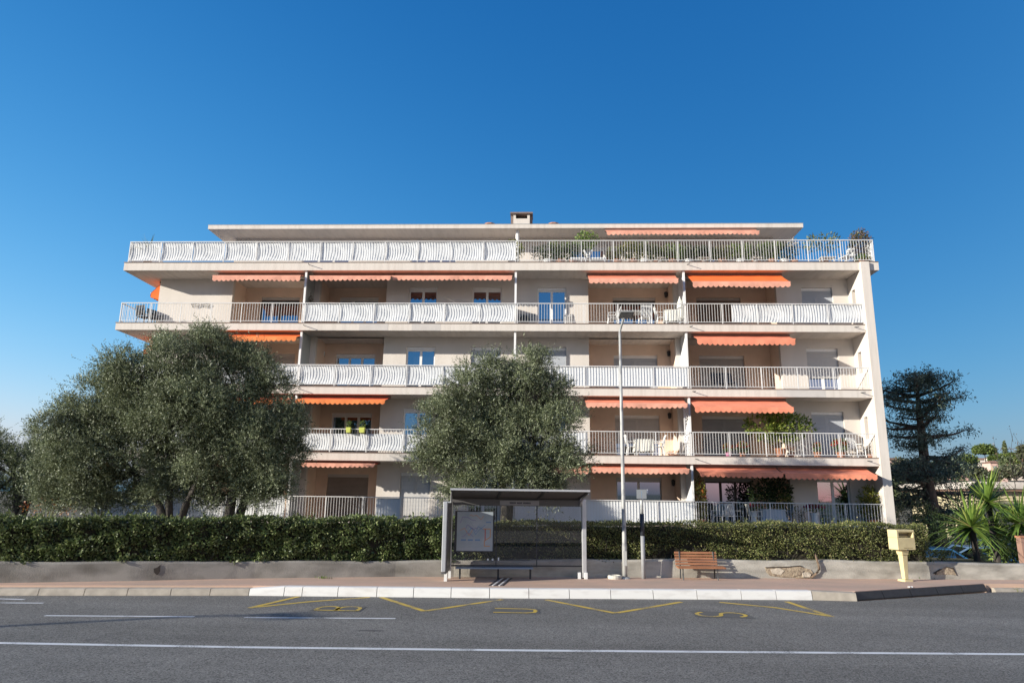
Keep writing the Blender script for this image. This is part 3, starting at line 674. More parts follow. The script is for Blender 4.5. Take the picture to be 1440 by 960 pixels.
# ---- penthouse
ZR = ZF[4] + 2.5; YRF, YP = 31.45, 32.75
RX0, RX1 = -16.32, 12.42
g = wall_open(YP, RX0 + .85, RX1 - 1.0, ZF[4], ZR, [(-12, -9.6, ZF[4] + .05, ZF[4] + 2.05), (-6.5, -4.2, ZF[4] + .05, ZF[4] + 2.05), (1.5, 4, ZF[4] + .05, ZF[4] + 2.05), (6.2, 8.7, ZF[4] + .05, ZF[4] + 2.05)], .2)
g.poly([(RX0 + .85, YP, ZF[4]), (RX0 + .85, YP, ZR), (RX0 + .85, YB, ZR), (RX0 + .85, YB, ZF[4])]); g.poly([(RX1 - 1, YP, ZF[4]), (RX1 - 1, YB, ZF[4]), (RX1 - 1, YB, ZR), (RX1 - 1, YP, ZR)])
P_('penthouse_wall', g, M_FACADE)
for a, b in ((-12, -9.6), (-6.5, -4.2), (1.5, 4), (6.2, 8.7)): window(a, b, ZF[4] + .05, ZF[4] + 2.05, YP, 3)
rf = P_('roof', MB().box(RX0, RX1, YRF, YB, ZR, ZR + .2), M_SLAB)
MB().box(RX0 - .015, RX1 + .015, YRF - .015, YRF + .2, ZR + .202, ZR + .22).build('roof_edge', M_GREY, rf)
cp = at_y(733.5, 312, 31.9); cx = cp.x
g = MB().box(cx - .4, cx + .4, 31.75, 32.4, ZR + .2, ZR + .62); g.box(cx - .4, cx - .28, 31.75, 32.4, ZR + .62, ZR + .84); g.box(cx + .28, cx + .4, 31.75, 32.4, ZR + .62, ZR + .84)
ch = g.build('chimney', M_SLAB, rf)
MB().box(cx - .55, cx + .55, 31.65, 32.5, ZR + .842, ZR + .92).build('chimney_cap', M_TRIM, ch); MB().box(cx - .53, cx - .41, 31.9, 32.4, ZR + .2, ZR + .84).build('chimney_flank', M_TRIM, ch); MB().box(cx + .41, cx + .53, 31.9, 32.4, ZR + .2, ZR + .84).build('chimney_flank', M_TRIM, ch)
MB().box(cx - .28, cx + .28, 32.1, 32.3, ZR + .62, ZR + .82).build('flue_opening', M_DARK, ch)
for px in (689, 778.5):
    x = at_y(px, 315, 31.9).x; MB().lathe(x, 31.9, [(.2, ZR + .2), (.2, ZR + .3), (.3, ZR + .32), (.28, ZR + .38), (.1, ZR + .42)], 10).build('roof_vent', M_TERRA, rf)
pp = at_y(727.5, 330, YRF + .1); P_('downpipe', MB().tube([(pp.x, YRF + .35, ZF[4]), (pp.x, YRF + .35, ZR)], .09, 10), M_WHITE)
A, B = at_y(853, 324.5, 31.1), at_y(1067, 324.5, 31.1)
awning(A.x, B.x, 31.55, ZR - .08, 31.05, at_y(960, 325.2, 31.05).z, .19, M_SALMON, M_VSAL)
# wall lamps
def wlamp(px, py, Y, style=0):
    p = at_y(px, py, Y); g = MB().box(p.x - .05, p.x + .05, Y - .04, Y - .002, p.z - .1, p.z + .1); l = P_('wall_lamp', g, M_DARK)
    MB().lathe(p.x, Y - .13, [(.03, p.z - .13), (.075, p.z - .06), (.085, p.z + .08), (.1, p.z + .1), (.02, p.z + .16)], 8).build('lamp_body', M_DARK if style == 0 else M_PLAST, l)
for a in ((936, 415.5, YL), (455.5, 498.5, YL, 1), (940, 498, YL), (459.5, 417, YL), (946, 679, YL), (941, 585, YL)): wlamp(*a)
# wire flower baskets hung on the left wall
for px in (275, 289.5):
    p = at_y(px, 430, YW); g = MB()
    for i in range(9): t = math.pi * i / 8; g.tube([(p.x + .2 * math.cos(t), YW - .005 - .16 * math.sin(t), p.z + .06), (p.x + .1 * math.cos(t), YW - .01 - .08 * math.sin(t), p.z - .09)], .006, 4)
    g.tube([(p.x + .2 * math.cos(t), YW - .005 - .16 * math.sin(t), p.z + .06) for t in np.linspace(0, math.pi, 12)], .009, 4); P_('wall_basket', g, M_DARK)

# ================================================================== STREET FURNITURE
# ---- bus shelter
SP, SQ = Vector((-2.62, 19.98, Z_PAVE)), Vector((1.36, 20.46, Z_PAVE))
SU = (SQ - SP).normalized(); SV = Vector((SU.y, -SU.x, 0)); SL = (SQ - SP).length
sh_ = lambda u, v, z: SP + SU * u + SV * v + _Z * z
SHEL = thing('bus_shelter', SP, 'grey metal bus shelter with map case and tilted roof before the hedge', 'bus shelter')
def sbox(name, u0, u1, v0, v1, z0, z1, m, parent=None, bevel=0):
    return MB().hexa([sh_(u0, v0, z0), sh_(u0, v1, z0), sh_(u1, v1, z0), sh_(u1, v0, z0), sh_(u0, v0, z1), sh_(u0, v1, z1), sh_(u1, v1, z1), sh_(u1, v0, z1)]).build(name, m, parent or SHEL, bevel=bevel)
def pbox(name, u0, u1, v0, v1, z0, z1, m, parent=None, bevel=0):       # the side panel stands square to the road
    f = lambda u, v, z: sh_(u + .05 - v * .08, v, z)
    return MB().hexa([f(u0, v0, z0), f(u0, v1, z0), f(u1, v1, z0), f(u1, v0, z0), f(u0, v0, z1), f(u0, v1, z1), f(u1, v1, z1), f(u1, v0, z1)]).build(name, m, parent or SHEL, bevel=bevel)
sp_ = pbox('side_panel', -.01, .11, .06, 1.32, .24, 2.02, mat('panel_grey', (.10, .10, .105), .5))
pbox('panel_profile', -.03, .13, -.06, .058, .20, 2.05, M_ALU, sp_, bevel=.015); pbox('panel_profile', -.01, .10, 1.322, 1.40, .30, 2.06, M_ALU, sp_, bevel=.015)
pbox('panel_poster', .111, .115, .14, 1.24, .40, 1.9, mat('panel_poster', (.07, .06, .06), .3), sp_)
pbox('post_foot', .01, .09, .55, .75, 0, .24, M_PLAST); pbox('post_foot', .06, .13, -.05, .03, 0, .2, M_PLAST)
sbox('post', SL - .17, SL - .05, -.06, .08, .03, 2.16, M_ALU, bevel=.015); sbox('post_foot', SL - .3, SL - .22, .0, .08, 0, .17, M_PLAST); sbox('post_foot', SL - .12, SL - .04, -.05, .12, 0, .17, M_PLAST)
# roof: curved sheet rising to the front
RC = [(-.12, 2.08), (-.04, 2.15), (.12, 2.20), (.5, 2.24), (.95, 2.29), (1.32, 2.35), (1.36, 2.37)]
def roof_sec(u0, u1, dz, t, m, name):
    g = MB(); n = len(RC)
    for u in (u0, u1): g.v += [tuple(sh_(u, v, z + dz)) for v, z in RC] + [tuple(sh_(u, v, z + dz + t)) for v, z in RC]
    for i in range(n - 1):
        g.f += [(i, i + 1, 2 * n + i + 1, 2 * n + i), (n + i, 3 * n + i, 3 * n + i + 1, n + i + 1), (i, n + i, n + i + 1, i + 1), (2 * n + i, 2 * n + i + 1, 3 * n + i + 1, 3 * n + i)]
    g.f += [(0, 2 * n, 3 * n, n), (n - 1, 2 * n - 1, 4 * n - 1, 3 * n - 1)]
    return g.build(name, m, SHEL)
M_ROOFU = mat('grey_roof_sheet', (.11, .105, .105), .5, var=.1, scale=3)
rp = roof_sec(.12, SL - .2, 0, .02, M_ROOFU, 'roof')
for u in (.12, SL * .35, SL * .64, SL - .28): roof_sec(u, u + .06, -.035, .034, M_DARK, 'roof_rib')
MB().bar(sh_(.1, 1.365, 2.38), sh_(SL - .18, 1.365, 2.38), .03, .05).build('roof_edge', M_ALU, rp)
for u in (.13, SL - .2):
    MB().tube([sh_(u, .0, 1.98), sh_(u, .12, 2.1), sh_(u, .5, 2.19), sh_(u, 1.2, 2.3)], [.03, .03, .026, .018], 8).build('roof_bracket', M_ALU, SHEL)
sbox('header_board', .15, SL - .14, -.04, .0, 1.95, 2.13, M_ROOFU)
sg = sbox('name_plate', 1.50, 2.62, .004, .016, 1.97, 2.1, mat('grey_plate', (.28, .27, .28), .5))
M_INK = mat('sign_ink', (.03, .03, .045), .6)
u = 1.78
g = MB(); random.seed(5)
for wl in (5, 4, 6):      # the words on the plate are too small to read: dark strokes of letter size
    for i in range(wl):
        w = .028; g.hexa([sh_(u, .017, 2.015), sh_(u, .0185, 2.015), sh_(u + w, .0185, 2.015), sh_(u + w, .017, 2.015), sh_(u, .017, 2.055), sh_(u, .0185, 2.055), sh_(u + w, .0185, 2.055), sh_(u + w, .017, 2.055)]); u += .036
    u += .03
g.build('plate_lettering', M_INK, sg)
M_CLEAR = glass_mat('shelter_glass', .05, (1, 1, 1), clear=.88)
cuts = [.13, 1.42, 2.56, SL - .14]
for a, b in zip(cuts, cuts[1:]):
    sbox('glass_pane', a + .015, b - .015, -.03, -.022, .35, 1.95, M_CLEAR)
for u in cuts[1:3]: sbox('mullion', u - .014, u + .014, -.04, -.01, .3, 1.95, M_DARK)
sbox('lower_rail', .13, SL - .14, -.04, -.012, .31, .348, M_DARK)
# map case
mc = sbox('map_case', .25, 1.35, .02, .09, .70, 1.80, M_DARK)
M_MAP = mat('map_paper', (.36, .385, .42), .35, scale=2.2, col2=(.27, .32, .36))
mp_ = sbox('map_sheet', .31, 1.31, .0905, .094, .73, 1.78, M_MAP)
def mline(pts, w, m, v=.0955):
    g = MB()
    for (a, b), (c, d) in zip(pts, pts[1:]): g.bar(sh_(a - .12, v, b), sh_(c - .12, v, d), w, .002, up=SV)
    return g.build('map_route', m, mp_)
M_ROUTE = [mat('route_violet', (.22, .16, .33), .6), mat('route_blue', (.12, .22, .40), .6), mat('route_orange', (.50, .25, .10), .6), mat('route_grey', (.30, .33, .36), .6), mat('route_red', (.42, .13, .12), .6)]
random.seed(9)
for i in range(9):
    a, b = random.uniform(.48, .9), random.uniform(1.1, 1.7); pts = [(a, b)]
    for k in range(5): a = min(1.38, a + random.uniform(.02, .16)); b = min(1.72, max(1.1, b + random.uniform(-.14, .14))); pts.append((a, b))
    mline(pts, .012, M_ROUTE[i % 4])
mline([(1.15, 1.32), (1.36, 1.32), (1.36, 1.1), (1.2, 1.0), (1.2, .86), (1.36, .86)], .022, M_ROUTE[2]); mline([(1.22, 1.32), (1.22, 1.0)], .03, M_ROUTE[4]); mline([(1.24, 1.5), (1.38, 1.5)], .025, M_ROUTE[1])
for a in (.55, .74, .94):
    mline([(a, 1.02), (a + .14, 1.02)], .035, M_ROUTE[(int(a * 10)) % 2])
    for k in range(5): mline([(a, .965 - k * .035), (a + random.uniform(.08, .14), .965 - k * .035)], .01, M_ROUTE[3])
# seat
sb = sbox('seat', .3, 2.42, .06, .38, .28, .315, mat('blue_grey_seat', (.20, .25, .32), .4))
for u in (.4, 1.45, 2.34): sbox('seat_leg', u, u + .05, .12, .17, .0, .279, M_DARK)
for i, u in enumerate((1.17, 1.30, 1.47)): sbox('sticker', u, u + (.05 if i < 2 else .04), -.0215, -.0205, .47, .52 if i < 2 else .55, M_PLAST)

# ---- street lamp (right of the shelter) and its twin across the road whose shadow lies on the asphalt
def street_lamp(base, top, label, yaw=0., cat='street lamp', k=1.):
    L = thing('street_lamp', base, label, cat, 'street lamps of one kind along the road'); b = Vector(base); h = top - b.z
    m = mat('lamp_pole_paint', (.40, .395, .38), .6, col2=(.19, .19, .2), scale=5, thr=(.5, .64), stretch=(1, 1, .5), metal=.1)
    MB().tube([b, b + _Z * .9, b + _Z * .95, b + _Z * h * .55, b + _Z * h], [r * k for r in (.068, .068, .06, .05, .036)], 14).build('pole', m, L, smooth=True)
    c, s = math.cos(yaw), math.sin(yaw); f = lambda x, y, z: b + Vector((c * x - s * y, s * x + c * y, h + z))
    a1 = f(.09, -.32, .33)
    arm = MB().tube([f(0, 0, -.02), f(.02, -.05, .07), a1], [.036 * k, .032 * k, .03 * k], 8).build('arm', M_GREY, L)
    hd = MB(); p = [(x * k, y * k) for x, y in ((-.20, .02), (.24, .02), (.22, -.42), (-.18, -.42))]
    v0 = [a1 + Vector((c * (x + .05) - s * (y + .1), s * (x + .05) + c * (y + .1), .03 + (-y) * .16)) for x, y in p]
    hd.hexa(v0 + [q + _Z * .055 for q in v0]).build('lamp_head', mat('lamp_head_grey', (.17, .17, .17), .5), L, bevel=.012)
    MB().poly([q + Vector((0, 0, -.004)) + (v0[0] + v0[2] - 2 * q) * .08 for q in v0][::-1]).build('lens', mat('lamp_lens', (.10, .11, .11), .2), L)
    MB().lathe(b.x, b.y, [(.15, b.z), (.15, b.z + .02), (.1, b.z + .05)], 12).build('base_flange', M_GREY, L)
    MB().box(b.x - .045, b.x + .045, b.y - .098, b.y - .078, b.z + .35, b.z + .75).build('service_door', m, L)
    return L
lp = at_z(879, 811.5, Z_PAVE); lb = (lp.x, 20.62, Z_PAVE); lb = (at_y(879, 810, 20.62).x, 20.62, Z_PAVE)
ztop = at_y(874, 466, 20.62).z
street_lamp(lb, ztop, 'tall slim grey street lamp standing at the wall right of the bus shelter')
tip = gz(372, 860.5); zl = ztop + .4; hl = zl / math.tan(SUN_EL)
street_lamp((tip.x - hl * math.cos(SUN_TRAVEL), tip.y - hl * math.sin(SUN_TRAVEL), .15), ztop, 'street lamp across the road whose thin shadow crosses the left lanes', yaw=.5, k=2.0)
# ---- cream concrete disc by the lamp
c = at_z(862.5, 811, Z_PAVE)
tag(MB().lathe(c.x, 20.55, [(.19, Z_PAVE), (.2, Z_PAVE + .05), (.19, Z_PAVE + .09), (.15, Z_PAVE + .1), (.13, Z_PAVE + .07)], 16).build('concrete_disc', mat('cream_concrete', (.55, .52, .45), .9, var=.2, scale=8), org=(c.x, 20.55, Z_PAVE), smooth=False), 'low round cream concrete block at the foot of the street lamp', 'concrete block')
# ---- bus stop pole
bx = at_y(905, 806, 20.7).x; B0 = Vector((bx, 20.7, Z_PAVE)); zt = at_y(904, 690, 20.7).z
BS = thing('bus_stop_pole', B0, 'dark bus stop post with a small flag sign between street lamp and bench', 'bus stop')
M_NAVY = mat('shaded_post_navy', (.035, .04, .055), .5, var=.2, scale=5)
zm1, zm2 = at_y(905, 722, 20.7).z, at_y(905, 753, 20.7).z
MB().tube([B0, (bx, 20.7, zm2)], .058, 12).build('lower_post', mat('sunlit_post_grey', (.30, .30, .31), .6, var=.15, scale=7), BS, smooth=True)  # lower stretch of the one post, its sunlight put into a lighter grey
MB().tube([(bx, 20.7, zm2), (bx, 20.7, zm1)], .06, 12).build('shaded_post', M_NAVY, BS, smooth=True)  # same post, no separate sleeve: the shade on this stretch is painted navy
MB().tube([(bx, 20.7, zm1), (bx, 20.7, zt - .1)], .045, 12).build('upper_post', M_GREY, BS, smooth=True)
fl = MB().hexa([(bx - .15 + dx * .2, 20.62 + dy * .03 + dx * -.12, zt - .22 + z) for z in (0, .26) for dx, dy in ((0, 0), (1.3, 0), (1.3, 1), (0, 1))]).build('flag_sign', mat('sign_back', (.045, .055, .075), .5), BS)
MB().hexa([(bx + .06 + dx * .1, 20.5 + dy * .01, zt - .06 + z) for z in (0, .1) for dx, dy in ((0, 0), (1, 0), (1, 1), (0, 1))]).build('sign_face', M_PLAST, fl)
MB().hexa([(bx - .02 + dx * .05, 20.535 + dy * .01, zt - .2 + z) for z in (0, .2) for dx, dy in ((0, 0), (1, 0), (1, 1), (0, 1))]).build('sign_stripe', mat('sky_blue_sign', (.12, .2, .3), .5), fl)
# ---- slatted bench
M_WOOD = mat('varnished_slat', (.36, .155, .075), .55, var=.3, scale=3, stretch=(.5, 6, 6), bump=.2, bscale=40)
bl, br = at_y(952, 800, 20.55).x, at_y(1021, 800, 20.55).x
BN = thing('park_bench', ((bl + br) / 2, 20.75, Z_PAVE), 'brown slatted wooden bench with dark iron legs against the low wall', 'bench')
yaw = .045
bq = lambda u, v, z: Vector((bl + u + .0, 20.92 + u * .09 - v, Z_PAVE + z))
LB = br - bl
for i in range(5):
    z = .40 + i * .075; v = .05 - i * .028
    MB().bar(bq(.02, v, z), bq(LB - .13, v, z), .022, .058, up=(0, .35, .94)).build('back_slat', M_WOOD, BN, bevel=.005)
for i in range(4):
    v = .12 + i * .095; MB().bar(bq(.03, v, .335 - i * .004), bq(LB + .02, v, .335 - i * .004), .08, .035).build('seat_slat', M_WOOD, BN, bevel=.005)
for u in (.16, LB - .22):
    MB().tube([bq(u, .02, 0), bq(u, .06, .32), bq(u, -.06, .73)], .02, 6).build('leg', M_DARK, BN)
    MB().tube([bq(u, .44, 0), bq(u, .40, .16), bq(u, .42, .31), bq(u, .08, .31)], .02, 6).build('leg', M_DARK, BN)
# ---- yellow letter box on a tapered pedestal
MBX, MBY = at_y(1273, 814, 21.25).x, 21.25
M_CREAM = mat('faded_yellow_paint', (.66, .55, .30), .55, scale=5, col2=(.58, .47, .26), bump=.1)
LBX = thing('letter_box', (MBX, MBY, Z_PAVE), 'cream yellow letter box on a tapering pedestal at the pavement edge', 'letter box')
yw = .30; cc, ss = math.cos(yw), math.sin(yw)
lq = lambda x, y, z: Vector((MBX + cc * x - ss * y, MBY + ss * x + cc * y, Z_PAVE + z))
def ring(x0, x1, y0, y1, z): return [lq(x0, y0, z), lq(x1, y0, z), lq(x1, y1, z), lq(x0, y1, z)]
MB().hexa(ring(-.06, .06, -.06, .06, .05) + ring(-.095, .095, -.085, .085, .72)).build('pedestal', M_CREAM, LBX, bevel=.015)
MB().hexa(ring(-.105, .105, -.1, .1, .722) + ring(-.13, .13, -.115, .115, .86)).build('pedestal_head', M_CREAM, LBX, bevel=.01)
MB().hexa(ring(-.14, .14, -.14, .14, .0) + ring(-.13, .13, -.13, .13, .05)).build('base_plate', M_CREAM, LBX)
# box with an open hood over the slot
bz0, bz1 = .865, 1.42; x0, x1, y0, y1 = -.30, .31, -.18, .17
g = MB(); g.hexa(ring(x0, x1, y0, y1, bz0) + ring(x0, x1, y0, y1, 1.20)); g.hexa(ring(x0, x0 + .07, y0, y1, 1.201) + ring(x0, x0 + .07, y0, y1, bz1)); g.hexa(ring(x1 - .05, x1, y0, y1, 1.201) + ring(x1 - .05, x1, y0, y1, bz1))
g.hexa(ring(x0 + .07, x1 - .05, -.02, y1, 1.201) + ring(x0 + .07, x1 - .05, -.02, y1, 1.35)); g.hexa(ring(x0 + .07, x1 - .05, y0, y1, 1.351) + ring(x0 + .07, x1 - .05, y0, y1, bz1))
bx_ = g.build('box', M_CREAM, LBX, bevel=.012)
MB().hexa(ring(x0 + .09, x1 - .07, -.028, -.021, 1.24) + ring(x0 + .09, x1 - .07, -.028, -.021, 1.31)).build('slot_flap', mat('slot_grey', (.22, .17, .10), .6, var=.4, scale=20), bx_)
MB().hexa(ring(x0 + .2, x1 - .1, y0 - .003, y0, bz0 + .05) + ring(x0 + .2, x1 - .1, y0 - .003, y0, bz0 + .062)).build('door_seam', mat('seam_brown', (.25, .17, .07), .7), bx_)
MB().lathe(lq(.02, y0 - .005, 0).x, lq(.02, y0 - .005, 0).y, [(.018, Z_PAVE + bz0 - .012), (.018, Z_PAVE + bz0 + .02)], 8).build('lock', M_DARK, bx_)

# ================================================================== VEGETATION
def olive(name, label, spec, Y, base_px, stems, dens, per=11, seed=3, lm=None, group=None, leafL=.085, leafW=.024, hole=-.42, cat='tree', depth=1.05, shoot=(.22, .5)):
    b = at_y(base_px, 725, Y); base = Vector((b.x, Y, .5)); t = thing(name, base, label, cat, group)
    lobes = px_lobes(spec, Y, depth); g = MB(); tops = []
    for path in stems:
        pts = [base + Vector((random.uniform(-.08, .08), random.uniform(-.08, .08), -.05))] + [at_y(px, py, Y + dy) for px, py, dy in path]
        r0 = .17 if len(stems) < 3 else .13; g.tube(pts, [r0 * (1.15 - .75 * i / (len(pts) - 1)) for i in range(len(pts))], 9); tops.append((pts[-1], r0 * .42))
    for c, r in lobes:
        tp, rr = min(tops, key=lambda q: (q[0] - Vector(c)).length)
        pts = bend(tp, Vector(c) + Vector((0, 0, r[2] * .3)), 5, .1); g.tube(pts, [rr * (1 - .8 * i / 5) for i in range(6)], 6)
        for k in range(5):
            u = Vector(unit(1)[0]); u.z = abs(u.z) * .8
            q = Vector(c) + Vector((u.x * r[0], u.y * r[1], u.z * r[2])) * .85; s0 = pts[random.choice((2, 3, 4))]
            g.tube(bend(s0, q, 3, .08), [rr * .4, rr * .3, rr * .2, rr * .1], 5)
    g.build('trunk', M_BARK, t, smooth=True)
    P, D, l, w = crown(lobes, dens, per, leafL, leafW, hole=hole, seed=seed, shoot=shoot)
    leaf_obj('crown', P, D, l, w, lm or L_OLIVE, t); return t
olive('olive_tree', 'broad olive tree with a forked trunk at the left above the hedge',
      [(88, 612, 44), (74, 665, 36), (135, 562, 48), (125, 640, 55), (190, 535, 48), (195, 615, 60), (238, 505, 42), (255, 585, 62), (165, 685, 34), (235, 655, 42), (112, 692, 30), (100, 640, 40), (160, 590, 45), (215, 570, 45), (285, 560, 50), (300, 605, 45), (140, 705, 20), (70, 702, 24), (190, 703, 20), (225, 690, 26), (275, 690, 24)], 23.6, 246,
      [[(225, 712, 0), (213, 695, .2), (190, 665, .3)], [(238, 700, .1), (240, 670, .1), (235, 630, 0)], [(262, 708, -.1), (270, 690, -.2), (285, 655, -.3)]], 1150, seed=3)
olive('olive_tree', 'dense olive tree with one dark leaning trunk in front of the left balconies',
      [(300, 500, 40), (285, 478, 22), (350, 512, 36), (385, 545, 32), (325, 575, 56), (395, 600, 40), (300, 645, 46), (372, 655, 44), (408, 635, 28), (345, 690, 26), (270, 540, 40), (310, 688, 24), (392, 685, 24), (345, 620, 50), (295, 704, 18), (365, 704, 16)], 23.9, 322,
      [[(325, 705, 0), (330, 680, .1), (335, 640, .1), (330, 590, 0)], [(345, 700, .2), (375, 690, .3)]], 1150, seed=8)
olive('olive_tree', 'rounded grey green olive tree standing behind the bus shelter',
      [(622, 590, 38), (662, 556, 40), (702, 545, 40), (738, 535, 38), (772, 556, 36), (788, 592, 34), (640, 630, 48), (700, 605, 55), (745, 610, 50), (786, 648, 36), (695, 662, 40), (740, 665, 38), (757, 506, 18), (688, 515, 14), (608, 645, 30), (645, 685, 26), (770, 690, 26), (632, 700, 18)], 23.3, 712,
      [[(711, 705, 0), (706, 680, .1), (690, 640, 0)], [(716, 706, .1), (735, 680, .1), (750, 640, .1)]], 1050, seed=14)
olive('evergreen_tree', 'dark evergreen bush at the far left edge behind the hedge',
      [(22, 664, 48), (62, 648, 36), (-12, 645, 44), (55, 690, 38), (-60, 655, 60), (-5, 700, 36), (92, 690, 32)], 27.5, 25, [[(25, 700, 0), (20, 670, 0)], [(40, 700, 0), (60, 680, 0)]], 700, seed=21, lm=L_OLIVE2, hole=-.5)

def shrub(name, label, c, r, n, lm, leaf=(.07, .035), stem=None, cat='shrub', group=None, org=None, flowers=None, ground=None, up=.3, partname='foliage', spread=1.):
    """loose leafy plant; c = centre, r = radii"""
    c = Vector(c); o = Vector(org) if org is not None else Vector((c.x, c.y, c.z - r[2]))
    t = thing(name, o, label, cat, group)
    u = unit(n); P = np.array(c) + u * np.array(r) * (RNG.random(n) ** .45)[:, None]; k = lump(P, 3. / max(r), int(RNG.integers(99))) > -.4
    P, u = P[k], u[k]; D = nrm(u * spread + np.array([0, 0, up]) + .8 * unit(len(u)))
    leaf_obj(partname, P, D, RNG.uniform(.7, 1.25, len(P)) * leaf[0], RNG.uniform(.7, 1.25, len(P)) * leaf[1], lm, t)
    g = MB()
    for i in range(5):
        q = c + Vector((random.uniform(-.6, .6) * r[0], random.uniform(-.6, .6) * r[1], random.uniform(0, .7) * r[2])); g.tube(bend(o + Vector((random.uniform(-.02, .02), random.uniform(-.02, .02), -.03)), q, 3, .06), [max(.006, .03 * max(r)), .02 * max(r), .012 * max(r), .004], 5)
    g.build('stem', M_BARK, t)
    if flowers:
        nf, fm, fs = flowers; u = unit(nf); u[:, 2] = np.abs(u[:, 2]); P = np.array(c) + u * np.array(r) * RNG.uniform(.85, 1.1, nf)[:, None]
        tag(leaf_obj('flowers', P, unit(nf), fs, fs * .9, fm, t), kind='stuff')
    return t
shrub('autumn_shrub', 'small shrub with orange and red autumn leaves under the left tree', at_y(72, 712, 25.5), (1.1, .5, .4), 260, L_AUT, (.09, .05), org=(at_y(72, 712, 25.5).x, 25.5, .55))
shrub('autumn_shrub', 'slim shrub with rusty orange leaves beside the left end of the ground balcony', at_y(146, 668, 26), (.45, .4, .6), 420, L_AUT, (.11, .06), org=(at_y(146, 668, 26).x, 26, .55))

# ---- clipped hedges on top of the wall
def hedge(name, label, x0, x1, ztop, lm, dens, leaf, thick=.95, rag=.05, seed=1, bare=0.):
    ym = (wy(x0) + wy(x1)) / 2; t = thing(name, ((x0 + x1) / 2, ym + .6, .6), label, 'hedge')
    n = int(dens * (x1 - x0)); x = RNG.uniform(x0, x1, n); yf = np.interp(x, [p[0] for p in WALLP], [p[1] for p in WALLP]) + .12
    zt = ztop(x); s = RNG.random(n); front = s < .62; top = (s >= .62) & (s < .9); ends = s >= .9
    d = np.abs(RNG.normal(0, .07, n)); z0 = .60
    z = np.where(front, z0 + (zt - z0) * RNG.random(n), zt - d); y = np.where(front, yf + d, yf + thick * RNG.random(n))
    e = ends; x = np.where(e, np.where(RNG.random(n) < .5, x0 + d, x1 - d), x); z = np.where(e, z0 + (zt - z0) * RNG.random(n), z)
    yf2 = np.interp(x, [p[0] for p in WALLP], [p[1] for p in WALLP]) + .12; y = np.where(e, yf2 + thick * RNG.random(n), y)
    P = np.stack([x, y, z], 1); lmp = lump(P * np.array([1, 1, 1.6]), 3.2, seed); P[:, 1] += np.where(front, lmp * rag * 1.6, 0); P[:, 2] += np.where(top, lmp * rag, 0)
    keep = lump(P, 5.5, seed + 5) > -.55 + bare * (np.clip((1.25 - P[:, 2]) / .7, 0, 1))
    P, fr_, tp = P[keep], front[keep], top[keep]
    ns = int((x1 - x0) * 9); sx = RNG.uniform(x0, x1, ns); sl = RNG.uniform(.05, .2, ns); q = np.repeat(np.arange(ns), 5); tt = np.tile(np.linspace(.1, 1, 5), ns)
    sy = np.interp(sx, [p[0] for p in WALLP], [p[1] for p in WALLP]) + .12 + thick * .8 * RNG.random(ns); SP_ = np.stack([sx[q] + RNG.normal(0, .012, ns * 5), sy[q] + RNG.normal(0, .012, ns * 5), ztop(sx)[q] - .04 + sl[q] * tt], 1)
    P = np.concatenate([P, SP_]); fr_ = np.concatenate([fr_, np.zeros(ns * 5, bool)]); tp = np.concatenate([tp, np.ones(ns * 5, bool)])
    out = np.where(fr_[:, None], [[0, -1, .15]], np.where(tp[:, None], [[0, -.15, 1]], [[0, -.3, .5]]))
    D = nrm(out * .6 + unit(len(P))); k = RNG.uniform(.65, 1.25, len(P)); leaf_obj('foliage', P, D, leaf[0] * k, leaf[1] * k, lm, t)
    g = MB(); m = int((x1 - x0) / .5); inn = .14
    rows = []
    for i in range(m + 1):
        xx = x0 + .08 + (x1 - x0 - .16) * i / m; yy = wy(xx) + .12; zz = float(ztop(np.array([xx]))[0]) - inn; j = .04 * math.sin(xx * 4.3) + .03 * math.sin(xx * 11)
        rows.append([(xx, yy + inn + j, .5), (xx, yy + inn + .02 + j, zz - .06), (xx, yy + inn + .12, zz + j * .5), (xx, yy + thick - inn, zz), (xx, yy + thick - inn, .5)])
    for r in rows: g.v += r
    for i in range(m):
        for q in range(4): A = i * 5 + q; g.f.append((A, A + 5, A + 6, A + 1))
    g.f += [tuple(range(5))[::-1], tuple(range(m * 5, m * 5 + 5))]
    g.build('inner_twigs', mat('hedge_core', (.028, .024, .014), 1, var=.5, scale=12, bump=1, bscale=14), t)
    b = MB()
    for i in range(int((x1 - x0) * 5)):
        xx = random.uniform(x0, x1); yy = wy(xx) + random.uniform(.14, .3); q = Vector((xx, yy, random.uniform(.55, 1.0))); b.tube(bend(q, q + Vector((random.uniform(-.25, .25), random.uniform(-.08, .05), random.uniform(.15, .5))), 2, .15), [.009, .007, .003], 4)
    tag(b.build('twigs', M_BARK, t), kind='stuff'); return t
def ht(px0, px1, y0, y1):
    a, b = wall_pt(px0, y0, .15), wall_pt(px1, y1, .15)
    return lambda x: np.interp(x, [a.x, b.x], [a.z, b.z]) + .015 * np.sin(x * 2.1) + .012 * np.sin(x * 5.3)
hs_ = wall_pt(655, 735, .15).x; he = wall_pt(1304, 740, .15).x
hedge('hedge', 'tall dark glossy clipped hedge along the wall left of the bus shelter', -26, hs_, ht(0, 640, 729, 730), L_HEDGE, 3000, (.085, .052), seed=4, rag=.11)
hedge('hedge', 'lighter olive green hedge with bare twigs from the shelter to the letter box', hs_ + .02, he, ht(640, 1300, 733, 737.5), L_HEDGE2, 3600, (.052, .03), seed=9, rag=.10, bare=.5)
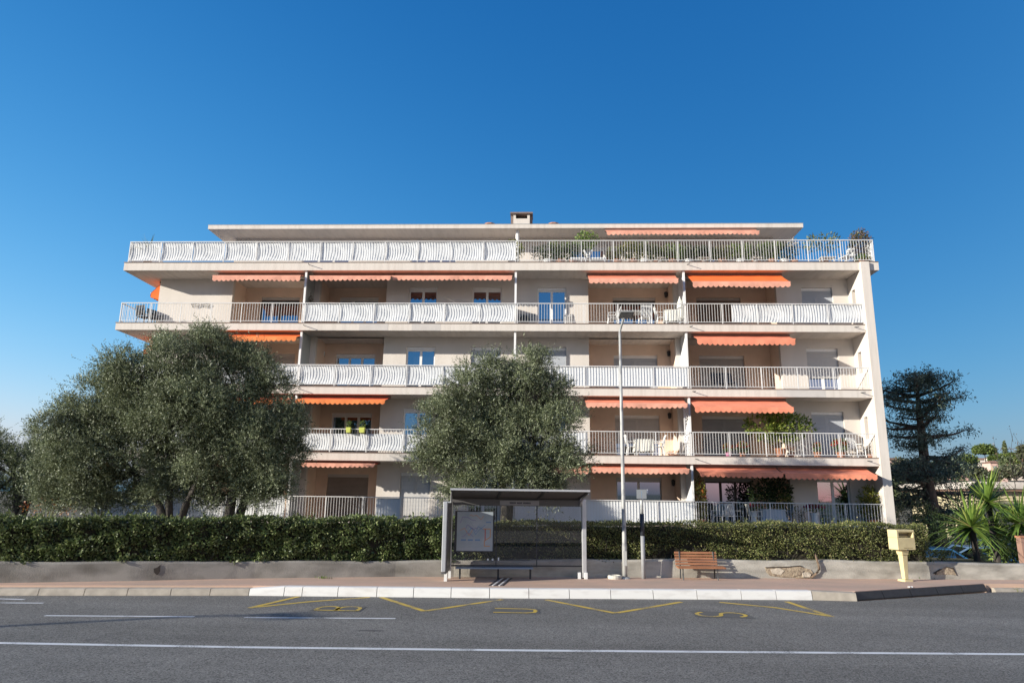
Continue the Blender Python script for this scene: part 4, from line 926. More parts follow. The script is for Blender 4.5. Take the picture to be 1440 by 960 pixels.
# ivy stem climbing over the wall
a = [wall_pt(1141, 812, -.05), wall_pt(1147, 806, -.06), wall_pt(1152, 800, -.06), wall_pt(1151, 794, -.06), wall_pt(1148, 784, -.03), wall_pt(1146, 776, .12)]
VN = thing('climbing_stem', a[0], 'crooked bare brown stem climbing over the low wall into the hedge', 'plant stem')
MB().tube(a, [.035, .03, .035, .03, .028, .02], 7).build('stem', mat('vine_bark', (.19, .13, .09), .95, var=.4, scale=12, bump=.6), VN, smooth=True)
MB().tube([wall_pt(1119, 812.5, -.04), wall_pt(1133, 813, -.06), wall_pt(1143, 811, -.06), wall_pt(1151, 803, -.05)], [.015, .022, .02, .02], 6).build('root', MATS['vine_bark'], VN, smooth=True)

# ---- blue cedar right of the building
def cedar():
    Y = 34.; tp = [at_y(px, py, Y) for px, py in ((1321, 762), (1311, 715), (1302, 665), (1296, 610), (1291, 566), (1288, 532))]
    base = Vector((tp[0].x, Y, -.65)); t = thing('cedar_tree', base, 'tall dark blue green cedar with bare ascending limbs right of the building', 'tree')
    g = MB(); g.tube([base] + tp, [.42, .36, .30, .24, .18, .11, .03], 10); Ps, Ds = [], []
    spec = [(534, 22), (538, 34), (543, 42), (549, 48), (557, 54), (566, 56), (578, 62), (590, 66), (602, 68), (615, 70), (628, 72), (642, 74), (656, 80), (668, 80), (680, 76), (692, 72), (706, 66), (720, 58), (734, 48)]
    for py, ln in spec:
        q = None
        for (a, b) in zip(tp, tp[1:]):
            za, zb = a.z, b.z; zz = at_y(1300, py, Y).z
            if za <= zz <= zb: q = a.lerp(b, (zz - za) / (zb - za))
        if q is None: continue
        for k in range(5 if py < 640 else 6):
            az = random.uniform(0, 6.28); L = ln * Y / F_PX * random.choice((.45, .7, .85, 1., 1.1)) * random.uniform(.92, 1.06); rise = random.uniform(.05, .42) if py < 640 else random.uniform(-.25, .35)
            e = q + Vector((math.cos(az) * L, math.sin(az) * L * .9, L * rise)); e2 = q.lerp(e, .6) + Vector((0, 0, -.05 * L)); r0 = .03 + .028 * L
            g.tube([q, q.lerp(e2, .5), e2, e], [r0, r0 * .8, r0 * .5, .012], 6)
            m = int(7 * L + 6)
            for s in np.linspace(.38, 1.03, m):
                c = (q.lerp(e2, s / .6) if s < .6 else e2.lerp(e, (s - .6) / .4)); w = .06 + .17 * math.sin(min(1, s) * 2.6)
                c = np.array(c) + RNG.normal(size=3) * np.array([w, w, .12]) ; nn = 17
                P = c + RNG.normal(size=(nn, 3)) * np.array([.16, .16, .085]); Ps.append(P); Ds.append(unit(nn) + np.array([0, 0, -.15]))
    g.build('trunk', M_CBARK, t, smooth=True); P = np.concatenate(Ps); D = np.concatenate(Ds)
    leaf_obj('crown', P, D, RNG.uniform(.10, .2, len(P)), RNG.uniform(.03, .055, len(P)), L_CEDAR, t)
cedar()

# ---- yuccas and bushes at the right edge
def blades(t, c, n, L, w, lm, up0=-.5, name='rosette', droop=.35):
    g = MB(); c = Vector(c)
    for i in range(n):
        az = random.uniform(0, 6.28); el = random.uniform(up0, 1.3); l = L * random.uniform(.6, 1.1); ww = w * random.uniform(.7, 1.2)
        d = Vector((math.cos(az) * math.cos(el), math.sin(az) * math.cos(el), math.sin(el))); sd = d.cross(_Z).normalized() if abs(d.z) < .98 else Vector((1, 0, 0)); P = []
        for s in (0, .25, .55, .8, 1): P.append((c + d * l * s - _Z * droop * l * s * s * random.uniform(.6, 1) * math.cos(el), ww * (.55 + s * 1.6 if s < .3 else 1.05 * (1 - s) + .05)))
        b = len(g.v)
        for p, q in P: g.v += [tuple(p - sd * q), tuple(p + _Z * q * -.35), tuple(p + sd * q)]
        for k in range(4):
            A = b + 3 * k; g.f += [(A, A + 1, A + 4, A + 3), (A + 1, A + 2, A + 5, A + 4)]
    return g.build(name, lm, t)
YUC = [(1366, 741, 24.2, 1.35, 120, 'large yucca with arching sword leaves behind the wall near the blue car'), (1389, 706, 25.2, 1.3, 100, 'tallest yucca rosette standing above the others before the cream house'), (1434, 735, 24.8, 1.25, 90, 'yucca with upright leaves at the far right edge of the picture'), (1396, 752, 25.6, 1.1, 80, 'low yucca half hidden between the two larger rosettes')]
for px, py, Y, L, n, lab in YUC:
    c = at_y(px, py, Y); t = thing('yucca', (c.x + .1, Y, -.64), lab, 'yucca', 'yuccas behind the right end of the wall')
    MB().tube([(c.x + .1, Y, -.7), (c.x + .05, Y, c.z * .5), c], [.12, .1, .09], 8).build('trunk', M_BARK, t); blades(t, c, n, L * 1.12, .06, L_YUC)
c = at_y(1418, 760, 26.2); shrub('leafy_bush', 'dark green broad leaved bush under the yuccas at the right edge', c, (1.0, .7, 1.0), 1700, L_GREEN, (.13, .07), org=(c.x, 26.2, -.64))
c = at_y(1290, 735, 31); shrub('leafy_bush', 'grey green bush at the foot of the cedar behind the letter box', c, (1.1, .8, 1.0), 2200, L_HEDGE2, (.10, .05), org=(c.x, 31, -.64))
c = at_y(1348, 712, 36); shrub('leafy_bush', 'pale olive bush right of the cedar trunk', c, (1.3, 1.0, 2.0), 3000, L_OLIVE, (.12, .045), org=(c.x, 36, -.64))
c = at_y(1352, 752, 30); shrub('dark_hedge_bush', 'low dark bush behind the blue car', c, (2.2, .6, .9), 3200, L_DKGRN, (.09, .05), org=(c.x, 30, -.64))
c = at_y(1324, 779.5, 22.45); shrub('wall_plant', 'small yellow green plant spilling over the wall by the blue car', c, (.42, .2, .14), 420, L_HEDGE2, (.06, .035), org=(c.x, 22.45, c.z - .16))
for i, (px, top, Y) in enumerate(((1402, 628, 27.5), (1424, 612, 27.0), (1436, 618, 27.2))):
    b = at_y(px, 750, Y); tpz = at_y(px, top, Y); t = thing('bare_sapling', (b.x, Y, -.64), ('thinnest bare sapling just right of the umbrella pine', 'tall bare sapling with a few seed heads near the right edge', 'bare sapling rising at the very right edge above the house')[i], 'sapling')
    g = MB(); g.tube(bend((b.x, Y, -.66), tpz, 6, .03), [.03, .026, .022, .018, .014, .01, .005], 5); ends = []
    for k in range(16):
        s = Vector((b.x, Y, -.64)).lerp(tpz, random.uniform(.45, .97)); e = s + Vector((random.uniform(-.4, .4), random.uniform(-.3, .3), random.uniform(.15, .55))); g.tube(bend(s, e, 2, .1), [.009, .006, .003], 4); ends.append(e)
    g.build('trunk', M_BARK, t); E_ = np.repeat(np.array(ends), 4, 0) + RNG.normal(size=(64, 3)) * .05; leaf_obj('leaves', E_, unit(64), .07, .04, L_BROWN, t)

# ---- parked cars on the lower parking
def car(loc, yaw, paint, label):
    t = thing('parked_car', loc, label, 'car', 'cars parked below the wall'); o = Vector(loc); c, s = math.cos(yaw), math.sin(yaw)
    q = lambda x, y, z: o + Vector((c * x - s * y, s * x + c * y, z))
    prof = [(-2.05, .45, .62, .70), (-2.0, .42, .86, .78), (-1.2, .36, .94, .84), (-.9, .36, .96, .86), (.3, .36, .97, .86), (1.15, .36, .95, .86), (1.85, .38, .90, .82), (2.05, .45, .72, .74)]
    g = MB()
    for x, z0, z1, w in prof: g.v += [tuple(q(x, a * w, z)) for a, z in ((-.92, z0), (-1, (z0 + z1) / 2), (-.96, z1 - .06), (-.86, z1), (.86, z1), (.96, z1 - .06), (1, (z0 + z1) / 2), (.92, z0))]
    for i in range(len(prof) - 1):
        for k in range(8): A = i * 8; g.f.append((A + k, A + 8 + k, A + 8 + (k + 1) % 8, A + (k + 1) % 8))
    g.f += [tuple(range(8)), tuple(range(len(prof) * 8 - 8, len(prof) * 8))[::-1]]
    body = g.build('body', paint, t, smooth=True)
    cab = [(-1.05, .95, .02, .80), (-.35, .95, .46, .68), (.2, .96, .50, .66), (1.0, .96, .48, .66), (1.75, .93, .03, .76)]
    cg = glass_mat('car_glass', .25, (.8, .9, 1), (.01, .012, .015))
    rows = [[q(x, -.80, zb - .02), q(x, -w, zb + h), q(x, w, zb + h), q(x, .80, zb - .02)] for x, zb, h, w in cab]
    for i in range(4):
        A, B = rows[i], rows[i + 1]
        for k in range(3):
            if k == 1 and i in (1, 2): continue
            MB().poly([A[k], B[k], B[k + 1], A[k + 1]]).build('side_window' if k != 1 else ('windscreen' if i == 0 else 'rear_window'), cg, t)
    g = MB().hexa([q(x, y, z) for z in (1.415, 1.465) for x, y in ((-.38, -.68), (1.02, -.67), (1.02, .67), (-.38, .68))]); g.build('roof', paint, t, bevel=.02)
    for sy in (-1, 1):
        for (xa, za), (xb, zb) in (((-1.06, .96), (-.36, 1.43)), ((1.0, 1.44), (1.76, .97))): MB().bar(q(xa, sy * .78, za), q(xb, sy * .68, zb), .06, .05).build('pillar', paint, t)
        for x in (-1.3, 1.3):
            w = MB().tube([q(x, sy * .66, .31), q(x, sy * .85, .31)], .31, 18).build('wheel', M_RUB, t); MB().tube([q(x, sy * .80, .31), q(x, sy * .856, .31)], .19, 12).build('rim', M_ALU, w)
        MB().hexa([q(-.75 + a * .12, sy * (.86 + b * .16), .98 + z * .13) for z in (0, 1) for a, b in ((0, 0), (1, 0), (1, 1), (0, 1))]).build('mirror', paint, t, bevel=.02)
        MB().hexa([q(-2.04 + a * .12, sy * (.4 + b * .28), .66 + z * .13) for z in (0, 1) for a, b in ((0, 0), (1, 0), (1, 1), (0, 1))]).build('headlight', M_ALU, t, bevel=.015)
    return t
zc = -.62
c1 = at_y(1333, 772, 26.0); car((c1.x - .3, 26.2, zc), math.pi - .3, mat('blue_car_paint', (.02, .075, .17), .25, spec=.6), 'blue parked car whose roof shows above the wall beside the letter box')
c2 = at_y(1412, 775, 26.6); car((c2.x, 27.3, zc), math.pi - .2, mat('slate_car_paint', (.10, .17, .28), .25, spec=.6), 'slate blue parked car mostly hidden behind the yuccas')
p = at_y(1437, 768, 23.6); GP = thing('gate_pillar', (p.x, 23.6, -.62), 'pinkish rendered gate pillar at the right edge behind the wall', 'pillar')
zt = at_y(1437, 753, 23.6).z; MB().box(p.x - .06, p.x + .18, 23.5, 23.74, -.66, zt - .06).build('shaft', mat('pink_render', (.30, .18, .14), .9, var=.2, scale=6), GP); MB().box(p.x - .08, p.x + .2, 23.48, 23.76, zt - .058, zt).build('cap', M_TERRA, GP)

# ================================================================== BACKGROUND RIGHT
def hill_z(x, y):
    t = min(1, max(0, (y - 75) / 190)); s = t * t * (3 - 2 * t); e = min(1, max(0, (x - 15) / 60))
    return -.9 + s * (13.5 + 2.5 * math.sin(x * .021 + 1) + 1.2 * math.sin(y * .05)) * (.55 + .45 * e)
g = MB(); g.grid(lambda u, v: ((-100 + 600 * u), 60 + 420 * v, hill_z(-100 + 600 * u, 60 + 420 * v)), 60, 42); tag(g.build('hill', M_GROUND), kind='structure')
# cream house just behind
A = at_y(1374, 700, 62); hx0 = A.x; hz = at_y(1400, 690, 62).z; hr = at_y(1400, 677, 62).z
CH = thing('cream_house', (hx0 + 6, 66, -.8), 'cream yellow house with a pale flat roof at the right edge', 'house')
M_CREAMW = mat('cream_house_paint', (.62, .52, .33), .9, var=.1, scale=.6)
MB().box(hx0 + .6, hx0 + 22, 62.8, 74, -.9, hz - .02).build('wall', M_CREAMW, CH)
MB().box(hx0, hx0 + 23, 62, 75, hz + .2, hr).build('roof', mat('pale_roof', (.60, .53, .47), .9, var=.2, scale=1.5), CH); MB().box(hx0 + .15, hx0 + 22.8, 62.15, 74.8, hz - .02, hz + .198).build('eave', mat('brown_eave', (.22, .13, .09), .8), CH)
for x in (2.2, 5.4, 8.6):
    w = MB().box(hx0 + x, hx0 + x + 1.1, 62.74, 62.799, hz - 2.2, hz - .8).build('window', M_SHUTD, CH); MB().box(hx0 + x + .12, hx0 + x + .98, 62.72, 62.739, hz - 2.1, hz - .9).build('pane', M_GLASS, w)
# garden wall in front of the hill
def far_house(px, py, w, h, Y, colr, label, roofc=None):
    c = at_y(px, py, Y); zb = hill_z(c.x, Y) - 1; t = thing('hill_house', (c.x, Y, zb), label, 'house', 'houses scattered on the far hill')
    m = mat('render_%d' % int(px), colr, .9, var=.1, scale=.5); zt = c.z + h / 2
    MB().box(c.x - w / 2, c.x + w / 2, Y, Y + w * .8, zb, zt).build('wall', m, t); g = MB(); e = .4
    a = [(c.x - w / 2 - e, Y - e, zt), (c.x + w / 2 + e, Y - e, zt), (c.x + w / 2 + e, Y + w * .8 + e, zt), (c.x - w / 2 - e, Y + w * .8 + e, zt)]; r1, r2 = (c.x - w / 4, Y + w * .4, zt + w * .14), (c.x + w / 4, Y + w * .4, zt + w * .14)
    g.poly([a[0], a[1], r2, r1]); g.poly([a[2], a[3], r1, r2]); g.poly([a[1], a[2], r2]); g.poly([a[3], a[0], r1]); g.poly(a[::-1]); g.build('roof', mat('tile_roof', (.36, .19, .12), .9, var=.3, scale=1), t)
    for i in range(max(2, int(w / 2.6))):
        x = c.x - w / 2 + (i + .5) * w / max(2, int(w / 2.6)); wn = MB().box(x - .5, x + .5, Y - .06, Y - .003, zt - 2.2, zt - .9).build('window', M_SHUTD, t); MB().box(x - .4, x + .4, Y - .08, Y - .061, zt - 2.1, zt - 1.0).build('pane', M_GLASS, wn)
far_house(1405, 657, 4.6, 2.6, 205, (.62, .42, .36), 'small salmon pink house in the middle of the hill trees')
far_house(1386, 650, 5, 2, 262, (.70, .62, .55), 'pale house under the umbrella pine on the hill')
far_house(1402, 648, 4, 2, 240, (.74, .68, .60), 'small white house between the umbrella pines and the pink house')
far_house(1346, 652, 6, 2.4, 240, (.58, .38, .32), 'rose coloured house seen through the right side of the cedar')
far_house(1258, 652, 6, 2.4, 230, (.6, .42, .36), 'hill house seen just right of the building through the cedar')
far_house(1432, 650, 5, 3, 255, (.60, .50, .44), 'house behind the shrubs at the far right of the hill')
def far_tree(px, py, rx, rz, Y, lm, label, n=900, name='hill_tree', leaf=.6, trunk_px=None, flat=False, cone=False):
    c = at_y(px, py, Y); k = Y / F_PX; zb = hill_z(c.x, Y); t = thing(name, (c.x, Y, zb), label, 'tree', 'trees on the far hill')
    RX, RZ = rx * k, rz * k; u = unit(n); P = np.array(c) + u * np.array([RX, RX, RZ]) * (RNG.random(n) ** .35)[:, None]
    if flat: P[:, 2] = np.maximum(P[:, 2], c.z - RZ * .35)
    if cone:
        hh = (P[:, 2] - (c.z - RZ)) / (2 * RZ); sc = np.clip(1.15 - hh, .1, 1); P[:, 0] = c.x + (P[:, 0] - c.x) * sc; P[:, 1] = Y + (P[:, 1] - Y) * sc
    keep = lump(P, 2.2 / max(.5, RX), int(RNG.integers(99))) > -.55; P = P[keep]; D = unit(len(P)) + np.array([0, 0, .4])
    leaf_obj('crown', P, D, leaf * RNG.uniform(.6, 1.2, len(P)), leaf * .55, lm, t)
    g = MB(); g.tube([(c.x, Y, zb - .5), (c.x + .1, Y, (zb + c.z) / 2), c], [RX * .09 + .08, RX * .07 + .06, .05], 6)
    for i in range(4): g.tube([(c.x, Y, c.z - RZ * .6), Vector(P[int(RNG.integers(len(P)))])], [RX * .05 + .03, .03], 5)
    g.build('trunk', M_BARK, t)
L_PINE = leaf_mat('pine_needle', [(0, (.05, .085, .02)), (.6, (.10, .14, .03)), (1, (.16, .19, .05))], .15)
L_FAR = leaf_mat('hill_leaf', [(0, (.045, .055, .03)), (.6, (.085, .095, .05)), (1, (.15, .15, .08))], .2)
far_tree(1384, 633.5, 15, 8.5, 235, L_PINE, 'large umbrella pine with a flat round crown on the hill skyline', 2600, 'umbrella_pine', .75, flat=True)
far_tree(1404, 643, 11, 5, 232, L_PINE, 'smaller umbrella pine right of the large one on the hill', 1300, 'umbrella_pine', .7, flat=True)
far_tree(1413.5, 633, 4.2, 13, 245, L_OLIVE2, 'dark pointed cypress on the hill skyline', 1100, 'cypress', .6, cone=True)
far_tree(1392, 652, 4, 10, 215, L_PINE, 'green column shaped tree below the large umbrella pine', 900, 'cypress', .6, cone=True)
hl_ = [(1361, 648, 13, 9, 225, L_PINE, 'round green tree left of the umbrella pine on the hill'), (1425, 645, 12, 8, 230, L_PINE, 'yellow green hill tree right of the cypress'), (1440, 638, 9, 12, 215, L_FAR, 'hill tree at the right picture edge'),
       (1372, 664, 14, 9, 120, L_FAR, 'grey green olive on the slope above the cream house corner'), (1394, 670, 13, 7, 112, L_FAR, 'second grey olive on the slope behind the cream roof'), (1418, 664, 14, 9, 118, L_FAR, 'third grey olive on the slope behind the cream roof'), (1441, 662, 12, 10, 122, L_FAR, 'last grey olive on the slope at the picture edge'),
       (1415, 652, 9, 9, 180, L_OLIVE2, 'dark hill tree below the cypress'), (1345, 660, 18, 14, 150, L_OLIVE2, 'dark hill tree seen beside the cedar limbs'), (1270, 660, 18, 16, 140, L_FAR, 'hill tree behind the cedar near the building edge'), (1258, 690, 18, 20, 90, L_OLIVE2, 'dark tree low behind the cedar beside the building edge'),
       (1310, 665, 20, 15, 150, L_FAR, 'hill tree directly behind the cedar trunk'), (1350, 690, 20, 14, 85, L_OLIVE2, 'dark tree behind the pale olive bush right of the cedar'), (1378, 690, 12, 10, 56, L_OLIVE2, 'dark bush at the corner of the cream house')]
for px, py, rx, rz, Y, lm, lab in hl_: far_tree(px, py, rx, rz, Y, lm, lab, 1500, leaf=.0035 * Y + .05)

# ================================================================== THINGS ON THE BALCONIES
def bpos(px, k, y, py): p = at_y(px, py, y); return Vector((p.x, y, ZF[k]))
def pot(px, k, y, py, r, h, label, fol, m=None, name='potted_plant', group='potted plants on the balconies', cat='potted plant', flowers=None, style='bush'):
    """pot > foliage (> flowers)"""
    p = bpos(px, k, y, py); t = thing(name, p, label, cat, group)
    MB().lathe(p.x, p.y, [(r * .68, p.z), (r * .95, p.z + h * .86), (r * 1.08, p.z + h * .88), (r * 1.08, p.z + h), (r * .9, p.z + h), (r * .88, p.z + h * .92)], 12).build('pot', m or M_TERRA, t)
    rx, rz, n, lm, leaf, lift = fol
    c = np.array(p) + np.array([0, 0, h + lift + rz * .9])
    if style == 'blade': blades(t, p + _Z * (h + .02), n, rz, leaf[1], lm, .1, 'foliage', .3)
    else:
        u = unit(n); P = c + u * np.array([rx, min(rx, .3 if y < YF + .6 else rx), rz]) * (RNG.random(n) ** .45)[:, None]; keep = lump(P, 3.5 / max(rx, rz), int(RNG.integers(99))) > -.45; P, u = P[keep], u[keep]
        f = leaf_obj('foliage', P, nrm(u + .8 * unit(len(u)) + np.array([0, 0, .3])), leaf[0] * RNG.uniform(.7, 1.2, len(P)), leaf[1] * RNG.uniform(.7, 1.2, len(P)), lm, t)
        g = MB()
        for i in range(4): g.tube(bend(p + _Z * h * .9, Vector(P[int(RNG.integers(len(P)))]), 3, .05), [.014, .01, .008, .004], 5)
        g.build('stem', M_BARK, t)
    if flowers:
        nf, fm, fs = flowers; u = unit(nf); u[:, 2] = np.abs(u[:, 2]) * .9; P = c + u * np.array([rx, min(rx, .25), rz]) * RNG.uniform(.7, 1.1, nf)[:, None]; tag(leaf_obj('flowers', P, unit(nf), fs, fs * .9, fm, t), kind='stuff')
    return t
yb_ = YF + .45
# second floor right balcony
pot(1097, 1, YF + .3, 625, .24, .38, 'large leafy shrub in a terracotta pot spreading under the awning on the second balcony', (1.5, .66, 2300, L_LIME, (.14, .08), .3))
pot(1024, 1, yb_, 630, .13, .2, 'red geranium in a pink pot left of the large shrub', (.24, .2, 260, L_GREEN, (.06, .05), 0), mat('pink_pot', (.5, .16, .3), .6), flowers=(90, L_RED, .06))
pot(1044, 1, yb_, 630, .14, .2, 'red geranium in a terracotta pot next to the pink pot', (.28, .24, 300, L_GREEN, (.06, .05), 0), flowers=(130, L_RED, .06))
pot(1112, 1, yb_, 630, .15, .22, 'reddish low plant in a terracotta bowl right of the large shrub', (.2, .16, 180, L_AUT, (.06, .03), 0))
pot(1149, 1, yb_, 632, .16, .26, 'red geranium in a tall terracotta pot below the grey shutter', (.2, .22, 220, L_GREEN, (.06, .05), 0), flowers=(80, L_RED, .06))
pot(1182, 1, yb_, 632, .2, .26, 'large red geranium bush in a wide pot near the building end', (.36, .3, 420, L_GREEN, (.07, .05), 0), flowers=(190, L_RED, .065))
pot(1222, 1, yb_ + .2, 632, .14, .2, 'dark spindly plant in the corner by the end fin on the second balcony', (.2, .18, 160, L_BROWN, (.07, .03), 0))
pot(836, 1, yb_, 630, .15, .12, 'rusty plant tray with a dark plant at the left of the second balcony', (.25, .3, 220, L_BROWN, (.08, .03), .02))
pot(946, 1, yb_, 632, .2, .1, 'low terracotta dish of red brown plants beside the white trellis', (.24, .08, 160, L_AUT, (.05, .03), 0))
# third floor
pot(400, 2, YF + .4, 540, .2, .25, 'white flowering plant at the post beside the left olive on the third balcony', (.38, .24, 500, L_WHITEF, (.07, .05), 0), M_PLAST)
# two lime green pots hanging on the second floor rail
def rail_pot(px, label, w):
    p = at_y(px, 605, YF - .04); z = ZF[1] + .03 + .97; t = thing('rail_planter', (p.x, YF - .02, z - .1), label, 'planter', 'lime planters hooked on the rail')
    g = MB().hexa([(p.x + sx * w * f, YF + .04 - (.16 if f_ else -.06), z - .16 + zz) for zz, f in ((0, .38), (.22, .5)) for sx, f_ in ((-1, 1), (1, 1), (1, 0), (-1, 0))]); g.build('planter', mat('lime_plastic', (.55, .58, .12), .5), t)
    u = unit(90); P = np.array([p.x, YF - .02, z + .17]) + u * np.array([w * .5, .08, .16]); leaf_obj('foliage', P, unit(90) + np.array([0, 0, .6]), .09, .025, L_GREEN, t)
    MB().tube([(p.x, YF - .02, z), (p.x + .03, YF - .02, z + .25)], .008, 5).build('stem', M_BARK, t)
rail_pot(490, 'narrow lime green planter hooked on the white rail, left of the pair', .2); rail_pot(509, 'wider lime green planter hooked on the white rail, right of the pair', .24)
# fourth floor
pot(1146, 3, YF + .45, 450, .16, .5, 'spiky green plant rising above the white sheets before the grey shutter', (.2, .5, 26, L_YEL, (.4, .014), .1), M_PLAST, style='blade')
pot(434, 3, YF + .7, 430, .2, .6, 'dry climbing plant beside the left partition on the fourth balcony', (.25, .45, 300, L_BROWN, (.08, .04), .1))
# ground floor right
pot(985, 0, YF + .4, 720, .2, .3, 'tall orange yellow climbing plant at the partition post of the ground balcony', (.3, .95, 1000, L_YEL, (.09, .05), -.1), flowers=(160, L_AUT, .09))
pot(1072, 0, YF + 1.0, 700, .24, .4, 'left of two dark ficus bushes before the ground floor wall', (.55, .72, 900, L_DKGRN, (.13, .07), .25))
pot(1096, 0, YF + 1.1, 700, .24, .4, 'right of two dark ficus bushes before the ground floor wall', (.55, .72, 900, L_DKGRN, (.13, .07), .28))
pot(1106, 0, YF + .5, 715, .16, .28, 'yellow green leafy plant rising over the rail between table and window', (.42, .55, 420, L_YEL, (.12, .035), .05), m=M_PLAST)
pot(1225, 0, YF + .5, 720, .22, .35, 'bright yellow green shrub at the building end on the ground balcony', (.52, .75, 1100, L_YEL, (.12, .07), -.05))
pot(1145, 0, YF + .5, 720, .16, .6, 'magenta flowers in a tall pot before the white framed window', (.45, .16, 280, L_GREEN, (.06, .045), .05), m=M_PLAST, flowers=(260, L_PURP, .06))
pot(1060, 0, YF + .55, 720, .14, .62, 'small magenta flowers left of the ficus bushes', (.26, .14, 180, L_GREEN, (.06, .045), .05), m=M_PLAST, flowers=(110, L_PURP, .055))
pot(1042.5, 0, YF + .35, 728, .12, .16, 'small dark conifer in a pot below the white chairs', (.12, .26, 340, L_DKGRN, (.06, .02), 0))
pot(1127, 0, YF + .35, 728, .12, .16, 'small dark conifer in a pot below the magenta flowers', (.13, .3, 340, L_DKGRN, (.06, .02), 0))
# roof terrace
pot(208, 4, YF + .4, 362, .22, .62, 'spiky yellow green agave at the left corner of the roof terrace', (.3, .95, 44, L_YEL, (.4, .026), .3), style='blade')
pot(825, 4, YF + .75, 350, .2, .35, 'round lemon tree in a pot rising above the terrace rail', (.55, .45, 900, L_GREEN, (.10, .055), .55), flowers=(24, L_YEL, .07))
tl = [(770, .75, .5, L_DKGRN), (788, .9, .62, L_GREEN), (806, .6, .5, L_DKGRN), (722, .45, .62, L_YEL), (868, .5, .45, L_HEDGE2), (890, .6, .58, L_YEL), (905, .6, .6, L_OLIVE2), (925, .5, .4, L_HEDGE2), (945, .6, .5, L_GREEN), (968, .6, .45, L_OLIVE2), (990, .55, .45, L_DKGRN), (1015, .5, .42, L_HEDGE2), (1040, .6, .5, L_GREEN), (1062, .55, .55, L_OLIVE2), (1085, .6, .6, L_GREEN), (1102, .5, .55, L_DKGRN)]
onm = ['first', 'second', 'third', 'fourth', 'fifth', 'sixth', 'seventh', 'eighth', 'ninth', 'tenth', 'eleventh', 'twelfth', 'thirteenth', 'fourteenth', 'fifteenth', 'sixteenth']
rank = sorted(range(16), key=lambda i: tl[i][0])
for i, (px, rx, rz, lm) in enumerate(tl):
    pot(px, 4, YF + .55, 355, .2, .3, '%s leafy planter from the white downpipe along the roof terrace rail' % onm[rank.index(i)], (rx * 1.1, rz * .86, 950, lm, (.095, .05), -.05), m=M_TERRA if i % 3 else M_PLAST, group='planters along the roof terrace rail')
pot(1116, 4, YF + .5, 355, .16, .26, 'tall plant with pale pink blossoms at the right part of the roof terrace', (.28, .5, 260, L_OLIVE, (.08, .04), .1), flowers=(110, L_WHITEF, .09))
pot(1157, 4, YF + .8, 355, .2, .3, 'wide branching shrub against the sky on the roof terrace', (.85, .4, 420, L_OLIVE2, (.16, .06), .5))
pot(1211, 4, YF + .6, 355, .24, .3, 'tall reddish brown bush at the right corner of the roof terrace', (.5, .82, 1500, L_BROWN, (.11, .04), -.1), flowers=(260, L_HEDGE2, .09))
pot(1212, 4, YF + .3, 362, .14, .14, 'small green plant at the foot of the reddish corner bush', (.3, .16, 260, L_GREEN, (.08, .05), 0))
for i, (px, lab) in enumerate(((928, 'left'), (990, 'middle'), (1062, 'right'))):
    pot(px, 4, YF + .25, 362, .1, .12, '%s cluster of small white flowers at the foot of the terrace rail' % lab, (.26 if i != 1 else .36, .1, 160, L_OLIVE, (.05, .03), 0), m=M_PLAST, flowers=(120, L_WHITEF, .06), group='white flowers on the roof terrace')

# ---- chairs and tables
def chair(px, k, y, py, yaw, label, m=None, arms=True, group='balcony chairs'):
    p = bpos(px, k, y, py); t = thing('garden_chair', p, label, 'chair', group); c, s = math.cos(yaw), math.sin(yaw); m = m or M_PLAST
    q = lambda a, b, z: p + Vector((c * a - s * b, s * a + c * b, z))
    MB().hexa([q(a, b, z) for z in (.41, .44) for a, b in ((-.23, -.23), (.23, -.23), (.22, .22), (-.22, .22))]).build('seat', m, t, bevel=.01)
    g = MB()
    for i in range(5): u = -.2 + i * .1; g.hexa([q(u - .035, .2, .46), q(u + .035, .2, .46), q(u + .035, .225, .46), q(u - .035, .225, .46), q(u - .035, .31, .86), q(u + .035, .31, .86), q(u + .035, .33, .86), q(u - .035, .33, .86)])
    g.hexa([q(-.24, .305, .85), q(.24, .305, .85), q(.24, .335, .85), q(-.24, .335, .85), q(-.24, .32, .92), q(.24, .32, .92), q(.24, .35, .92), q(-.24, .35, .92)]); g.bar(q(-.235, .215, .44), q(-.235, .32, .88), .03, .03); g.bar(q(.235, .215, .44), q(.235, .32, .88), .03, .03)
    g.build('backrest', m, t)
    for a, b in ((-1, -1), (1, -1), (1, 1), (-1, 1)): MB().bar(q(a * .2, b * .2, .41), q(a * .24, b * .25, 0), .035, .035).build('leg', m, t)
    if arms:
        for a in (-1, 1): MB().hexa([q(a * .25 + d, b, z) for z in (.63, .65) for d, b in ((-.025, -.22), (.025, -.22), (.025, .27), (-.025, .27))]).build('armrest', m, t); MB().bar(q(a * .25, -.2, .63), q(a * .24, -.22, .42), .03, .03).build('arm_support', m, t)
    return t
